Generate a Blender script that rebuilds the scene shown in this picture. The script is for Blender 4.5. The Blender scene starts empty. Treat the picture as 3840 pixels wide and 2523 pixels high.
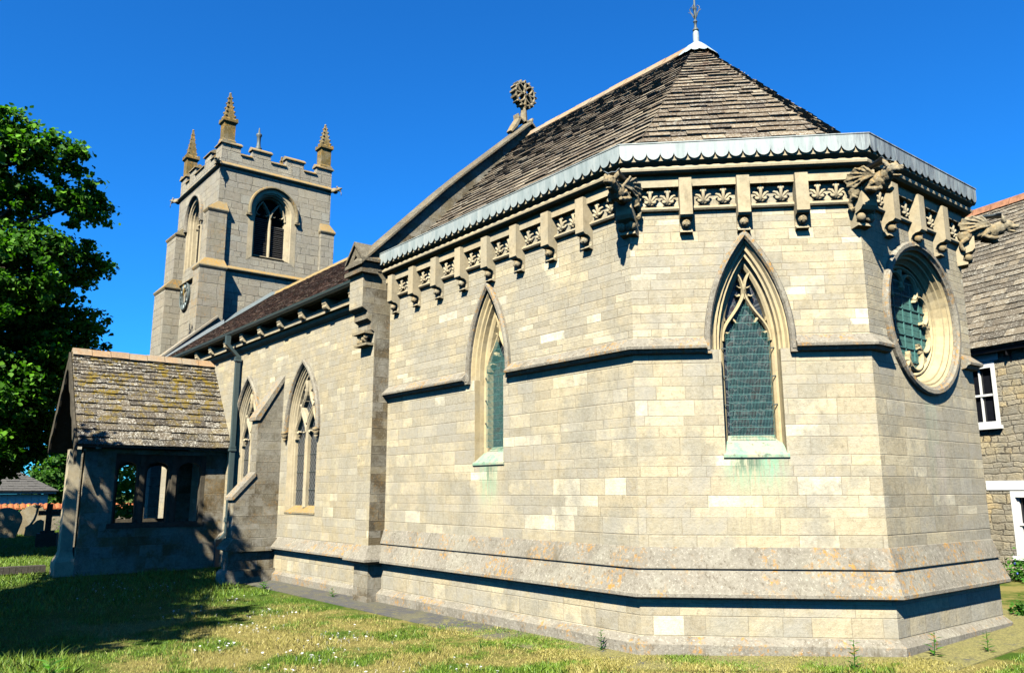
import bpy, bmesh, math, random
import numpy as np
from mathutils import Vector, Matrix
from mathutils.geometry import tessellate_polygon
random.seed(7); rng = np.random.default_rng(7)
R = math.radians; PI = math.pi
S = bpy.context.scene
# ------------------------------------------------------------------ camera, light
SUN_AZ, SUN_EL = R(31), R(44)          # azimuth measured from -Y towards +X
EXPOSURE = 2.1
ALB = .46                              # scales every surface colour down, paired with high exposure, to deepen the shade
cam = bpy.data.cameras.new('Camera'); co = bpy.data.objects.new('Camera', cam); S.collection.objects.link(co)
S.camera = co
cam.sensor_width = 36; cam.lens = 3023.87/3840*36; cam.clip_start = .05; cam.clip_end = 3000
CP = Vector((6.3473, -6.8858, 1.6494)); yaw, pit, rol = .8964, .19, -.0025
f0 = Vector((-math.sin(yaw), math.cos(yaw), 0)); r0 = Vector((math.cos(yaw), math.sin(yaw), 0)); u0 = Vector((0, 0, 1))
Fw = f0*math.cos(pit)+u0*math.sin(pit); U1 = -f0*math.sin(pit)+u0*math.cos(pit)
Rt = r0*math.cos(rol)+U1*math.sin(rol); Up = -r0*math.sin(rol)+U1*math.cos(rol)
M = Matrix((Rt, Up, -Fw)).transposed().to_4x4(); M.translation = CP; co.matrix_world = M
SD = Vector((math.sin(SUN_AZ)*math.cos(SUN_EL), -math.cos(SUN_AZ)*math.cos(SUN_EL), math.sin(SUN_EL)))
W = bpy.data.worlds.new("World"); S.world = W; W.use_nodes = True
wn = W.node_tree.nodes; wl = W.node_tree.links
bg = wn['Background']; sky = wn.new('ShaderNodeTexSky'); sky.sky_type = 'NISHITA'; sky.sun_disc = False
sky.sun_elevation = SUN_EL; sky.sun_rotation = math.atan2(SD.x, SD.y); sky.air_density = 1.0; sky.dust_density = .15; sky.ozone_density = 4.0
hs = wn.new('ShaderNodeMix'); hs.data_type = 'RGBA'; hs.blend_type = 'MULTIPLY'; hs.inputs[0].default_value = 1; hs.inputs[7].default_value = (.085, .545, 1.03, 1)
wl.new(sky.outputs[0], hs.inputs[6]); wl.new(hs.outputs[2], bg.inputs[0]); bg.inputs[1].default_value = .05
sl = bpy.data.lights.new('Sun', 'SUN'); sl.energy = 5.0; sl.angle = R(.53); sl.color = (1, .94, .80)
so = bpy.data.objects.new('Sun', sl); S.collection.objects.link(so); so.rotation_euler = SD.to_track_quat('Z', 'Y').to_euler(); so.location = (10, -30, 30)
S.view_settings.view_transform = 'Standard'; S.view_settings.look = 'None'; S.view_settings.exposure = EXPOSURE; S.view_settings.gamma = 1
S.render.engine = 'CYCLES'; S.cycles.max_bounces = 4; S.cycles.diffuse_bounces = 0; S.cycles.transparent_max_bounces = 8

# ------------------------------------------------------------------ node helper
class NT:
    def __init__(s, name, rough=.9, spec=.25, metal=0):
        s.m = bpy.data.materials.new(name); s.m.use_nodes = True; s.t = s.m.node_tree; s.b = s.t.nodes['Principled BSDF']
        s.b.inputs['Roughness'].default_value = rough; s.b.inputs['Specular IOR Level'].default_value = spec; s.b.inputs['Metallic'].default_value = metal
        s._pos = None; s._uv = None
    def nd(s, ty, **k):
        n = s.t.nodes.new(ty)
        for a, v in k.items(): setattr(n, a, v)
        return n
    def put(s, sock, v):
        if isinstance(v, bpy.types.NodeSocket): s.t.links.new(v, sock)
        elif v is not None:
            if sock.type == 'RGBA' and len(v) == 3: v = (*v, 1)
            sock.default_value = v
    def pos(s):
        if not s._pos: s._pos = s.nd('ShaderNodeNewGeometry')
        return s._pos.outputs['Position']
    def nrm(s): s.pos(); return s._pos.outputs['Normal']
    def uv(s):
        if not s._uv: s._uv = s.nd('ShaderNodeUVMap', uv_map='UVMap')
        return s._uv.outputs[0]
    def attr(s, n): return s.nd('ShaderNodeAttribute', attribute_name=n)
    def sep(s, v):
        n = s.nd('ShaderNodeSeparateXYZ'); s.put(n.inputs[0], v); return n.outputs
    def comb(s, x=0., y=0., z=0.):
        n = s.nd('ShaderNodeCombineXYZ'); [s.put(n.inputs[i], q) for i, q in enumerate((x, y, z))]; return n.outputs[0]
    def M(s, op, a, b=None, c=None):
        n = s.nd('ShaderNodeMath', operation=op); s.put(n.inputs[0], a); s.put(n.inputs[1], b); s.put(n.inputs[2], c); return n.outputs[0]
    def noise(s, sc, det=3., rough=.55, vec=None, dist=0., col=False):
        n = s.nd('ShaderNodeTexNoise'); s.put(n.inputs['Vector'], vec if vec is not None else s.pos())
        n.inputs['Scale'].default_value = sc; n.inputs['Detail'].default_value = det; n.inputs['Roughness'].default_value = rough; n.inputs['Distortion'].default_value = dist
        return n.outputs[1 if col else 0]
    def vor(s, sc, vec=None, feat='F1', out='Distance', rnd=1.):
        n = s.nd('ShaderNodeTexVoronoi', feature=feat); s.put(n.inputs['Vector'], vec if vec is not None else s.pos()); n.inputs['Scale'].default_value = sc
        n.inputs['Randomness'].default_value = rnd; return n.outputs[out]
    def scale(s, v, k):
        n = s.nd('ShaderNodeVectorMath', operation='MULTIPLY'); s.put(n.inputs[0], v); n.inputs[1].default_value = k; return n.outputs[0]
    def step(s, v, lo, hi, a=0., b=1.):
        n = s.nd('ShaderNodeMapRange', clamp=True, interpolation_type='SMOOTHSTEP'); s.put(n.inputs[0], v)
        for i, q in enumerate((lo, hi, a, b)): n.inputs[i+1].default_value = q
        return n.outputs[0]
    def mix(s, f, a, b, mode='MIX'):
        n = s.nd('ShaderNodeMix', data_type='RGBA', blend_type=mode); s.put(n.inputs[0], f); s.put(n.inputs[6], a); s.put(n.inputs[7], b); return n.outputs[2]
    def ramp(s, f, stops, const=False):
        n = s.nd('ShaderNodeValToRGB'); e = n.color_ramp.elements
        if const: n.color_ramp.interpolation = 'CONSTANT'
        while len(e) < len(stops): e.new(.5)
        for q, (p, c) in zip(e, stops): q.position = p; q.color = (*c, 1)
        s.put(n.inputs[0], f); return n.outputs[0]
    def white(s, v):
        n = s.nd('ShaderNodeTexWhiteNoise', noise_dimensions='1D'); s.put(n.inputs['W'], v); return n.outputs
    def done(s, col, h=None, bump=.3, dist=.01, rough=None):
        s.put(s.b.inputs['Base Color'], s.mix(1., col, (ALB, ALB, ALB), 'MULTIPLY'))
        if h is not None:
            n = s.nd('ShaderNodeBump'); n.inputs['Strength'].default_value = bump; n.inputs['Distance'].default_value = dist; s.put(n.inputs['Height'], h)
            s.t.links.new(n.outputs[0], s.b.inputs['Normal'])
        if rough is not None: s.put(s.b.inputs['Roughness'], rough)
        return s.m

CREAM, TAN, GREY, PALE = (.58, .48, .30), (.42, .35, .22), (.40, .38, .31), (.74, .66, .47)
def weather(n, c, speck=.5, orange=0., grey=.5, dark=.3, upl=0., tint=(1.02, .99, .90)):
    """lichen, soot and mottling on any stone"""
    p = n.pos()
    c = n.mix(n.M('MULTIPLY', n.step(n.noise(1.6, 5, .65), .47, .62), grey), c, (.36, .345, .29))
    c = n.mix(n.M('MULTIPLY', n.step(n.noise(9, 6, .75), .45, .7), .5), c, n.mix(1., c, (.62, .6, .55), 'MULTIPLY'))
    c = n.mix(n.M('MULTIPLY', n.step(n.noise(30, 5, .85), .53, .66), .5*speck), c, (.66, .63, .55))
    c = n.mix(n.M('MULTIPLY', n.step(n.noise(21, 6, .88, vec=n.scale(p, (1, 1, .8))), .51, .66), .85*speck), c, (.15, .13, .10))
    if dark: c = n.mix(n.M('MULTIPLY', n.step(n.noise(3.1, 6, .7, vec=n.scale(p, (1.3, 1.3, .4))), .56, .72), dark), c, (.17, .15, .11))
    if orange:
        o = n.M('MULTIPLY', n.step(n.noise(2.3, 3), .46, .6), n.step(n.noise(17, 5, .8), .5, .62))
        c = n.mix(n.M('MULTIPLY', o, orange), c, (.52, .27, .045))
    if upl:
        up = n.step(n.sep(n.nrm())[2], .1, .55)
        c = n.mix(n.M('MULTIPLY', up, upl), c, n.mix(n.step(n.noise(14, 5, .8), .36, .56), (.30, .28, .22), (.47, .27, .04)))
    return n.mix(1., c, tint, 'MULTIPLY')
def ashlar(name, pal, h1=.148, L1=.36, h2=None, zsw=3.3, L2=.3, orange=0., grey=.45, dark=.2, speck=.5, joint=.007, jcol=(.30, .25, .17), jamt=.55, bump=.35, stains=(), rubble=0., jdark=.0, tint=(1.02, .99, .90)):
    n = NT(name, .92, .2); uv = n.uv(); s = n.sep(uv); u, v = s[0], s[1]
    if rubble:
        wv = n.noise(2.2, 3, .6, vec=n.comb(u, v, 0.), col=True); ws = n.sep(wv)
        u = n.M('ADD', u, n.M('MULTIPLY', n.M('SUBTRACT', ws[0], .5), rubble*2)); v = n.M('ADD', v, n.M('MULTIPLY', n.M('SUBTRACT', ws[1], .5), rubble))
    vv = n.M('DIVIDE', v, h1); hh = h1; Ls = L1
    if h2:
        up = n.M('GREATER_THAN', v, zsw)
        v2 = n.M('ADD', n.M('DIVIDE', n.M('SUBTRACT', v, zsw), h2), 40.)
        mx = lambda a, b: n.M('ADD', n.M('MULTIPLY', a, n.M('SUBTRACT', 1., up)), n.M('MULTIPLY', b, up))
        vv = mx(vv, v2); hh = mx(h1, h2); Ls = mx(L1, L2)
    vv = n.M('ADD', vv, n.M('MULTIPLY', n.M('SINE', n.M('MULTIPLY', vv, 1.93)), .2))
    row = n.M('FLOOR', vv); fv = n.M('FRACT', vv)
    w = n.white(row); ln = n.M('MULTIPLY', Ls, n.M('ADD', .7, n.M('MULTIPLY', w[0], .7)))
    W1 = n.M('ADD', n.M('DIVIDE', u, ln), n.M('MULTIPLY', row, 37.13))
    vo = n.nd('ShaderNodeTexVoronoi', voronoi_dimensions='1D'); n.put(vo.inputs['W'], W1); vo.inputs['Scale'].default_value = 1; vo.inputs['Randomness'].default_value = .8
    ve = n.nd('ShaderNodeTexVoronoi', voronoi_dimensions='1D', feature='DISTANCE_TO_EDGE'); n.put(ve.inputs['W'], W1); ve.inputs['Scale'].default_value = 1; ve.inputs['Randomness'].default_value = .8
    du = n.M('MULTIPLY', ve.outputs['Distance'], ln); dv = n.M('MULTIPLY', n.M('MINIMUM', fv, n.M('SUBTRACT', 1., fv)), hh)
    d = n.M('MINIMUM', du, dv); d = n.M('ADD', d, n.M('MULTIPLY', n.M('SUBTRACT', n.noise(25, 2), .5), joint*.9))
    j = n.step(d, 0., joint, 1., 0.)
    rc = n.sep(vo.outputs['Color'])
    c = n.ramp(rc[0], pal)
    c = n.mix(1., c, n.ramp(rc[1], [(0, (.86, .86, .87)), (1, (1.07, 1.07, 1.06))]), 'MULTIPLY')
    bed = n.noise(5, 3, .6, vec=n.comb(n.M('MULTIPLY', u, .6), n.M('ADD', n.M('MULTIPLY', v, 9.), n.M('MULTIPLY', rc[2], 50.)), 0.))
    c = n.mix(n.M('MULTIPLY', n.step(bed, .4, .65), .28), c, n.mix(1., c, (.72, .68, .6), 'MULTIPLY'))
    c = weather(n, c, speck, orange, grey, dark, 0., tint)
    big = n.step(n.noise(.85, 7, .72), .43, .58); c = n.mix(n.M('MULTIPLY', big, .55), c, n.mix(n.step(n.noise(20, 5, .85), .35, .65), (.27, .255, .205), (.47, .45, .38)))
    c = n.mix(n.M('MULTIPLY', n.step(n.noise(4.2, 6, .72, vec=n.scale(n.pos(), (1, 1, .22))), .5, .68), .4), c, n.mix(1., c, (.70, .68, .62), 'MULTIPLY'))
    # per-block weathering: some blocks are greyer
    c = n.mix(n.M('MULTIPLY', n.step(rc[2], .6, .8), n.M('MULTIPLY', n.step(n.noise(7, 4, .7), .35, .6), .45)), c, (.42, .40, .34))
    c = n.mix(n.M('MULTIPLY', n.M('MULTIPLY', j, n.step(n.noise(5.5, 4, .7), .35, .6, .35, 1.)), jamt), c, jcol)
    if jdark:
        deep = n.M('MULTIPLY', j, n.step(n.noise(3.7, 3), .48, .6)); c = n.mix(n.M('MULTIPLY', deep, jdark), c, (.06, .05, .04))
    for (su, sv, sw, sh, colr, amt) in stains:   # run-off stains from copper, below sills
        nz = n.noise(5, 5, .8, vec=n.scale(uv, (5.5, .45, 1)))
        mu = n.M('SUBTRACT', 1., n.M('DIVIDE', n.M('ABSOLUTE', n.M('SUBTRACT', s[0], su)), sw))
        mv = n.M('DIVIDE', n.M('SUBTRACT', sv, s[1]), sh)
        mk = n.M('MULTIPLY', n.step(mu, 0., .55), n.M('MULTIPLY', n.M('GREATER_THAN', mv, 0.), n.step(mv, .1, 1., 1., 0.)))
        mk = n.M('MULTIPLY', mk, n.step(nz, .40, .58, .12, 1.))
        c = n.mix(n.M('MULTIPLY', mk, amt), c, colr)
    hgt = n.M('ADD', n.M('MULTIPLY', n.M('SUBTRACT', 1., j), .6), n.M('ADD', n.M('MULTIPLY', rc[1], .3), n.M('MULTIPLY', n.noise(30, 5, .75), 1.2 if not rubble else 1.4)))
    return n.done(c, hgt, bump*1.5, .014 if not rubble else .03)
GREEN = (.22, .50, .33)
pal_ch = [(0, (.44, .41, .33)), (.25, (.50, .45, .34)), (.5, (.56, .50, .37)), (.75, (.59, .53, .39)), (.9, (.68, .62, .47)), (1, (.90, .85, .69))]
MAT = {}
MAT['chancel'] = ashlar('chancel_ashlar', pal_ch, .148, .44, .097, 3.3, .34, orange=.08, grey=.75, dark=.22, speck=.6, jamt=.75, stains=[(11.326, 1.98, .44, 1.6, (.62, .54, .34), .5), (-2.8, 1.9, .36, 1.4, (.62, .54, .34), .45),
    (-2.80, 2.06, .26, .75, GREEN, .75), (-2.76, 2.0, .12, .32, (.10, .12, .08), .7), (11.30, 2.03, .42, .55, GREEN, .8), (11.22, 2.0, .2, .24, (.10, .13, .09), .85),
    (21.33, 2.9, .2, 1.3, (.45, .52, .38), .5), (21.22, 2.7, .06, 1.9, (.25, .28, .2), .45), (21.45, 2.2, .15, 1.3, (.55, .47, .40), .5)])
MAT['nave'] = ashlar('nave_ashlar', [(0, (.47, .42, .31)), (.5, (.52, .46, .33)), (.8, (.58, .51, .36)), (.93, (.66, .60, .43)), (1, (.80, .74, .56))], .15, .36, .105, 3.6, .30, grey=.6, dark=.25, orange=.08, speck=.7, stains=[(-9.0, 1.42, .6, .3, (.5, .36, .13), .7)])
MAT['old'] = ashlar('old_dark_ashlar', [(0, (.10, .085, .06)), (.4, (.15, .12, .075)), (.75, (.21, .17, .10)), (1, (.30, .26, .18))], .15, .32, orange=.3, grey=.4, dark=.75, speck=.8, jcol=(.2, .17, .12))  # east faces are dim under grazing sun; that shade is put into this colour
MAT['tower'] = ashlar('tower_ashlar', [(0, (.38, .355, .30)), (.5, (.43, .405, .335)), (.85, (.47, .445, .37)), (1, (.44, .45, .41))], .235, .42, orange=.14, grey=.3, dark=.12, speck=.5, joint=.013, jcol=(.22, .20, .16), jamt=.55, rubble=.05, jdark=.8, bump=.6, tint=(1.13, 1.1, 1.03))
MAT['tower_lichen'] = ashlar('tower_buttress_ashlar', [(0, (.32, .29, .24)), (.6, (.38, .35, .28)), (1, (.46, .42, .34))], .26, .5, orange=.75, grey=.35, dark=.3, speck=.7, joint=.014, jcol=(.14, .12, .09), jamt=.6, rubble=.04, jdark=.6)
MAT['porch'] = ashlar('porch_ashlar', [(0, (.13, .095, .045)), (.5, (.20, .145, .07)), (.8, (.26, .20, .11)), (1, (.36, .28, .14))], .32, .6, orange=.35, grey=.4, dark=.6, speck=.6)  # brown porch stone, its colour lowered further to deepen the shade there
MAT['cottage'] = ashlar('cottage_rubble', [(0, (.44, .40, .31)), (.3, (.55, .50, .40)), (.6, (.66, .59, .45)), (.85, (.74, .64, .43)), (1, (.80, .64, .38))], .13, .26, grey=.5, dark=.2, speck=.5, joint=.02, jcol=(.30, .25, .18), jamt=.5, rubble=.13, bump=.9, jdark=.75)
def trim(name, base, **k):
    n = NT(name, .9, .2); c = n.mix(n.step(n.noise(2.7, 3), .4, .62), base, tuple(q*.86 for q in base))
    hgt = n.noise(26, 6, .75); bmp = k.pop('bump', .3)
    return n.done(weather(n, c, **k), hgt, bmp, .012)
MAT['trim'] = trim('pale_dressed_stone', (.53, .46, .33), grey=.5, dark=.4, speck=.35, upl=.0)
MAT['warm'] = trim('ochre_window_stone', (.60, .50, .31), grey=.35, dark=.1, speck=.2)
MAT['weath'] = trim('lichened_plinth_stone', (.31, .29, .25), grey=.7, dark=1., speck=1.3, orange=.85, bump=.9, tint=(1, .98, .92))
MAT['dweath'] = trim('dark_weathered_coping', (.15, .135, .105), grey=.3, dark=.6, speck=1., orange=.3, bump=.8)
MAT['lich'] = trim('orange_lichened_coping', (.29, .25, .16), grey=.5, dark=.7, speck=1.1, orange=1.3, upl=.5, bump=.8)
MAT['pinn'] = trim('ochre_lichened_pinnacle', (.17, .125, .035), grey=.35, dark=.5, speck=.9, orange=1.0, upl=.3, bump=.7)
MAT['gstone'] = trim('weathered_carved_stone', (.30, .255, .17), grey=.6, dark=.9, speck=.9, orange=.3, upl=.25, bump=.6)
MAT['grave'] = trim('old_headstone_stone', (.27, .23, .15), grey=.5, dark=.5, speck=.8, orange=.3)
MAT['darkstone'] = trim('blackened_stone', (.07, .065, .055), grey=.0, dark=.4, speck=.3)
def slate(name, ramp_, lich=(.50, .48, .40), lamt=.6, moss=None, mossamt=0., orange=.1, mz=None):
    n = NT(name, .88, .25); a = n.attr('rnd'); s = n.sep(a.outputs['Color'])
    c = n.ramp(s[0], ramp_)
    c = n.mix(n.M('MULTIPLY', n.step(n.noise(22, 5, .8), .5, .62), n.M('MULTIPLY', s[1], lamt)), c, lich)
    c = n.mix(n.M('MULTIPLY', n.step(n.noise(34, 4, .8), .56, .64), lamt*.9), c, (.66, .63, .54))
    c = n.mix(n.M('MULTIPLY', n.step(n.noise(13, 5, .8), .54, .7), .4), c, (.04, .033, .027))
    if orange: c = n.mix(n.M('MULTIPLY', n.step(n.noise(12, 5, .8, vec=n.scale(n.pos(), (1, 1, 1.3))), .60, .68), orange), c, (.45, .26, .06))
    if moss:
        mm = n.M('MULTIPLY', n.step(n.noise(3.5, 6, .8), .5, .6), mossamt)
        if mz: mm = n.M('MULTIPLY', mm, n.step(n.M('ADD', n.sep(n.pos())[2], n.M('MULTIPLY', n.noise(2, 2), 1.0)), mz[0], mz[1], .12, 1.))
        c = n.mix(mm, c, n.mix(n.noise(40, 3), tuple(q*.6 for q in moss), moss))
    return n.done(c, n.noise(45, 5, .8), .6, .012)
MAT['slate'] = slate('stone_roof_slates', [(0, (.09, .065, .043)), (.4, (.135, .10, .062)), (.75, (.195, .148, .094)), (1, (.29, .235, .155))], moss=(.17, .085, .055), mossamt=.55, mz=(7.4, 8.8), lamt=1.0)
MAT['tile'] = slate('red_brown_nave_tiles', [(0, (.05, .025, .02)), (.5, (.11, .05, .035)), (.9, (.18, .085, .055)), (1, (.30, .22, .14))], moss=(.055, .022, .02), mossamt=.6, lamt=.55, orange=.12)
MAT['pslate'] = slate('mossy_porch_slates', [(0, (.045, .036, .027)), (.5, (.085, .068, .048)), (1, (.16, .13, .09))], moss=(.26, .18, .015), mossamt=1.2, mz=(3.0, 4.7), lamt=1.1, lich=(.62, .6, .52))
MAT['cslate'] = slate('cottage_roof_slates', [(0, (.08, .068, .05)), (.5, (.14, .115, .08)), (1, (.23, .19, .13))], lamt=.9, orange=.3)
def plain(name, col, rough=.6, spec=.3, metal=0, var=.25, sc=12, bump=.1):
    n = NT(name, rough, spec, metal); c = n.mix(n.step(n.noise(sc, 4, .7), .35, .7), col, tuple(q*(1-var) for q in col))
    return n.done(c, n.noise(sc*3, 3, .7), bump, .005)
def copper():
    n = NT('verdigris_copper', .55, .35); p = n.pos()
    st = n.noise(9, 4, .7, vec=n.scale(p, (1, 1, .18)))
    c = n.ramp(st, [(.3, (.24, .30, .30)), (.5, (.34, .40, .40)), (.7, (.46, .50, .48))])
    c = n.mix(n.M('MULTIPLY', n.step(n.noise(20, 4, .8, vec=n.scale(p, (1, 1, .3))), .56, .7), .55), c, (.16, .19, .20))
    # the east side is streaked darker
    ex = n.M('MULTIPLY', n.step(n.sep(p)[0], 1.85, 2.1), n.step(n.noise(14, 5, .8, vec=n.scale(p, (1, 1, .12))), .42, .6))
    c = n.mix(n.M('MULTIPLY', ex, .7), c, (.11, .12, .14))
    return n.done(c, n.noise(8, 4), .15, .01)
MAT['copper'] = copper()
MAT['lead'] = plain('grey_sheet_lead', (.16, .20, .22), .5, .4, var=.3)
MAT['verd'] = plain('verdigris_wire', (.09, .25, .23), .7, .2, var=.3)
MAT['iron'] = plain('weathered_iron', (.10, .13, .13), .6, .4)
MAT['tcop'] = plain('pale_patinated_cap', (.45, .56, .58), .5, .4, var=.3)
MAT['paint'] = plain('blue_grey_painted_metal', (.065, .10, .105), .45, .4, var=.15)
MAT['white'] = plain('white_gloss_paint', (.82, .83, .82), .4, .4, var=.06)
MAT['black'] = plain('black_painted_metal', (.015, .015, .017), .4, .4)
MAT['louvre'] = plain('dark_louvre_slats', (.10, .095, .09), .8, .2)
MAT['void'] = plain('dark_interior', (.012, .012, .012), 1, 0)
MAT['wood'] = plain('weathered_grey_oak', (.10, .085, .06), .85, .2, var=.5, sc=7, bump=.5)
MAT['terra'] = plain('terracotta_ridge_tiles', (.42, .20, .11), .85, .2, var=.45, sc=8, bump=.4)
MAT['terra_l'] = trim('lichened_ridge_tiles', (.42, .29, .19), orange=.5, grey=.5, dark=.3, speck=.8)
MAT['pant'] = plain('orange_pantiles', (.55, .17, .06), .8, .2, var=.4)
MAT['gold'] = plain('gilded_metal', (.6, .4, .12), .4, .5, .6)
MAT['gtile'] = plain('grey_concrete_tiles', (.13, .125, .115), .85, .2, var=.3)
MAT['wboard'] = plain('white_boarding', (.78, .78, .72), .7, .2, var=.06)
def glass(name, tint):
    n = NT(name, .35, .25); uv = n.uv()
    d = n.vor(13, n.scale(uv, (1, .8, 1)), 'DISTANCE_TO_EDGE'); cc = n.vor(13, n.scale(uv, (1, .8, 1)), 'F1', 'Color'); s = n.sep(cc)
    c = n.ramp(s[0], [(0, (.012, .016, .022)), (.5, tint), (.75, (.05, .02, .02)), (1, (.03, .05, .07))])
    c = n.mix(n.step(d, .02, .05, 1., 0.), c, (.11, .12, .12))
    return n.done(c, n.noise(20, 3), .25, .01)
MAT['glass'] = glass('stained_glass', (.02, .035, .05))
def lattice():
    n = NT('leaded_lattice_glass', .3, .5); s = n.sep(n.uv())
    a = n.M('FRACT', n.M('MULTIPLY', n.M('ADD', s[0], s[1]), 9.)); b = n.M('FRACT', n.M('MULTIPLY', n.M('SUBTRACT', s[0], s[1]), 9.))
    l = n.M('MAXIMUM', n.M('GREATER_THAN', a, .86), n.M('GREATER_THAN', b, .86))
    return n.done(n.mix(l, (.018, .022, .03), (.20, .22, .22)), n.noise(15, 2), .3, .01)
MAT['lattice'] = lattice()
MAT['pane'] = plain('dark_window_pane', (.012, .013, .018), .08, .5)
def leafm(name, c0, c1, c2, tr=.35):
    n = NT(name, .65, .15); s = n.sep(n.attr('rnd').outputs['Color'])
    c = n.ramp(s[0], [(0, c0), (.6, c1), (1, c2)])
    n.done(c)
    t = n.nd('ShaderNodeBsdfTranslucent'); n.put(t.inputs[0], n.mix(1., c, (.85, 1.15, .32), 'MULTIPLY'))
    mx = n.nd('ShaderNodeMixShader'); mx.inputs[0].default_value = tr
    n.t.links.new(n.b.outputs[0], mx.inputs[1]); n.t.links.new(t.outputs[0], mx.inputs[2])
    n.t.links.new(mx.outputs[0], n.t.nodes['Material Output'].inputs[0]); return n.m
MAT['leaf'] = leafm('sycamore_leaves', (.025, .08, .007), (.05, .17, .010), (.17, .42, .02), .25)
MAT['shrub'] = leafm('shrub_leaves', (.03, .09, .012), (.06, .17, .02), (.12, .26, .04))
MAT['weed'] = leafm('weed_leaves', (.05, .15, .02), (.08, .24, .03), (.14, .33, .05))
MAT['bark'] = plain('grey_bark', (.09, .075, .055), .95, .1, var=.5, sc=9, bump=.6)
def grassc(n, blades):
    p = n.pos(); s = n.sep(p)
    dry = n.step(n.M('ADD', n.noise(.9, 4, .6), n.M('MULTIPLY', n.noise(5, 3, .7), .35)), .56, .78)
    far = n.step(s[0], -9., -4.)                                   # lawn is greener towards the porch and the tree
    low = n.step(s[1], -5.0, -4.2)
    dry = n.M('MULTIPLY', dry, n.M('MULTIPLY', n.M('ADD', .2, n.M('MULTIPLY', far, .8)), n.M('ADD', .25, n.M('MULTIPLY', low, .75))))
    if blades:
        r = n.sep(n.attr('rnd').outputs['Color'])
        g = n.ramp(r[0], [(0, (.07, .17, .008)), (.6, (.16, .29, .015)), (1, (.30, .42, .045))])
        d = n.ramp(r[0], [(0, (.23, .21, .04)), (.6, (.42, .37, .085)), (1, (.62, .54, .18))])
        dd = n.step(n.M('ADD', dry, n.M('MULTIPLY', n.M('SUBTRACT', r[1], .5), .6)), .3, .6)
    else:
        g = n.mix(n.noise(30, 4, .8), (.035, .08, .006), (.09, .17, .015)); d = n.mix(n.noise(34, 5, .8), (.20, .17, .045), (.44, .37, .13)); dd = dry
    return n.mix(dd, g, d)
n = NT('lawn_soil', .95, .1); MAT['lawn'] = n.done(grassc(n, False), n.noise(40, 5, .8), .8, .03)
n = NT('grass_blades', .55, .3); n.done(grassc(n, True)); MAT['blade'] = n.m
n = NT('daisy', .8, .1); MAT['daisy'] = n.done((.85, .85, .82)); n = NT('yellow_petals', .7, .2); MAT['yellow'] = n.done((.75, .55, .02)); n = NT('blue_petals', .7, .2); MAT['blue'] = n.done((.12, .20, .65))
def slatepath():
    n = NT('slate_paving', .8, .3); s = n.sep(n.uv())
    sl = n.M('ADD', s[0], n.M('MULTIPLY', s[1], .35))
    k = n.M('DIVIDE', sl, .17); row = n.M('FLOOR', k); fr = n.M('FRACT', k); r = n.white(row)
    j = n.M('MAXIMUM', n.M('LESS_THAN', fr, .09), n.M('LESS_THAN', n.M('FRACT', n.M('ADD', n.M('DIVIDE', s[1], .31), r[0])), .06))
    c = n.mix(n.noise(16, 5, .75), (.055, .06, .065), (.15, .15, .155)); c = n.mix(n.M('MULTIPLY', r[0], .35), c, (.10, .085, .07)); j = n.M('MULTIPLY', j, n.step(n.noise(7, 4, .7), .42, .55, .15, 1.))
    g = n.step(n.M('ADD', n.noise(2.1, 4, .7), n.M('MULTIPLY', n.noise(14, 4, .8), .3)), .60, .70)
    g = n.M('MAXIMUM', n.M('MULTIPLY', g, n.step(s[0], -5., -2., .2, 1.)), n.M('MAXIMUM', n.M('MULTIPLY', j, .75), n.M('MULTIPLY', n.step(s[0], -3.2, -.5), n.step(n.noise(2.6, 5, .75), .38, .46, 0., .95))))
    c = n.mix(g, c, n.mix(n.step(n.noise(38, 5, .85), .35, .65), (.12, .11, .04), n.mix(n.noise(6, 3), (.46, .40, .14), (.34, .33, .10))))
    return n.done(c, n.M('SUBTRACT', n.noise(20, 5, .8), n.M('MULTIPLY', j, .5)), .8, .02)
MAT['path'] = slatepath()

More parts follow.
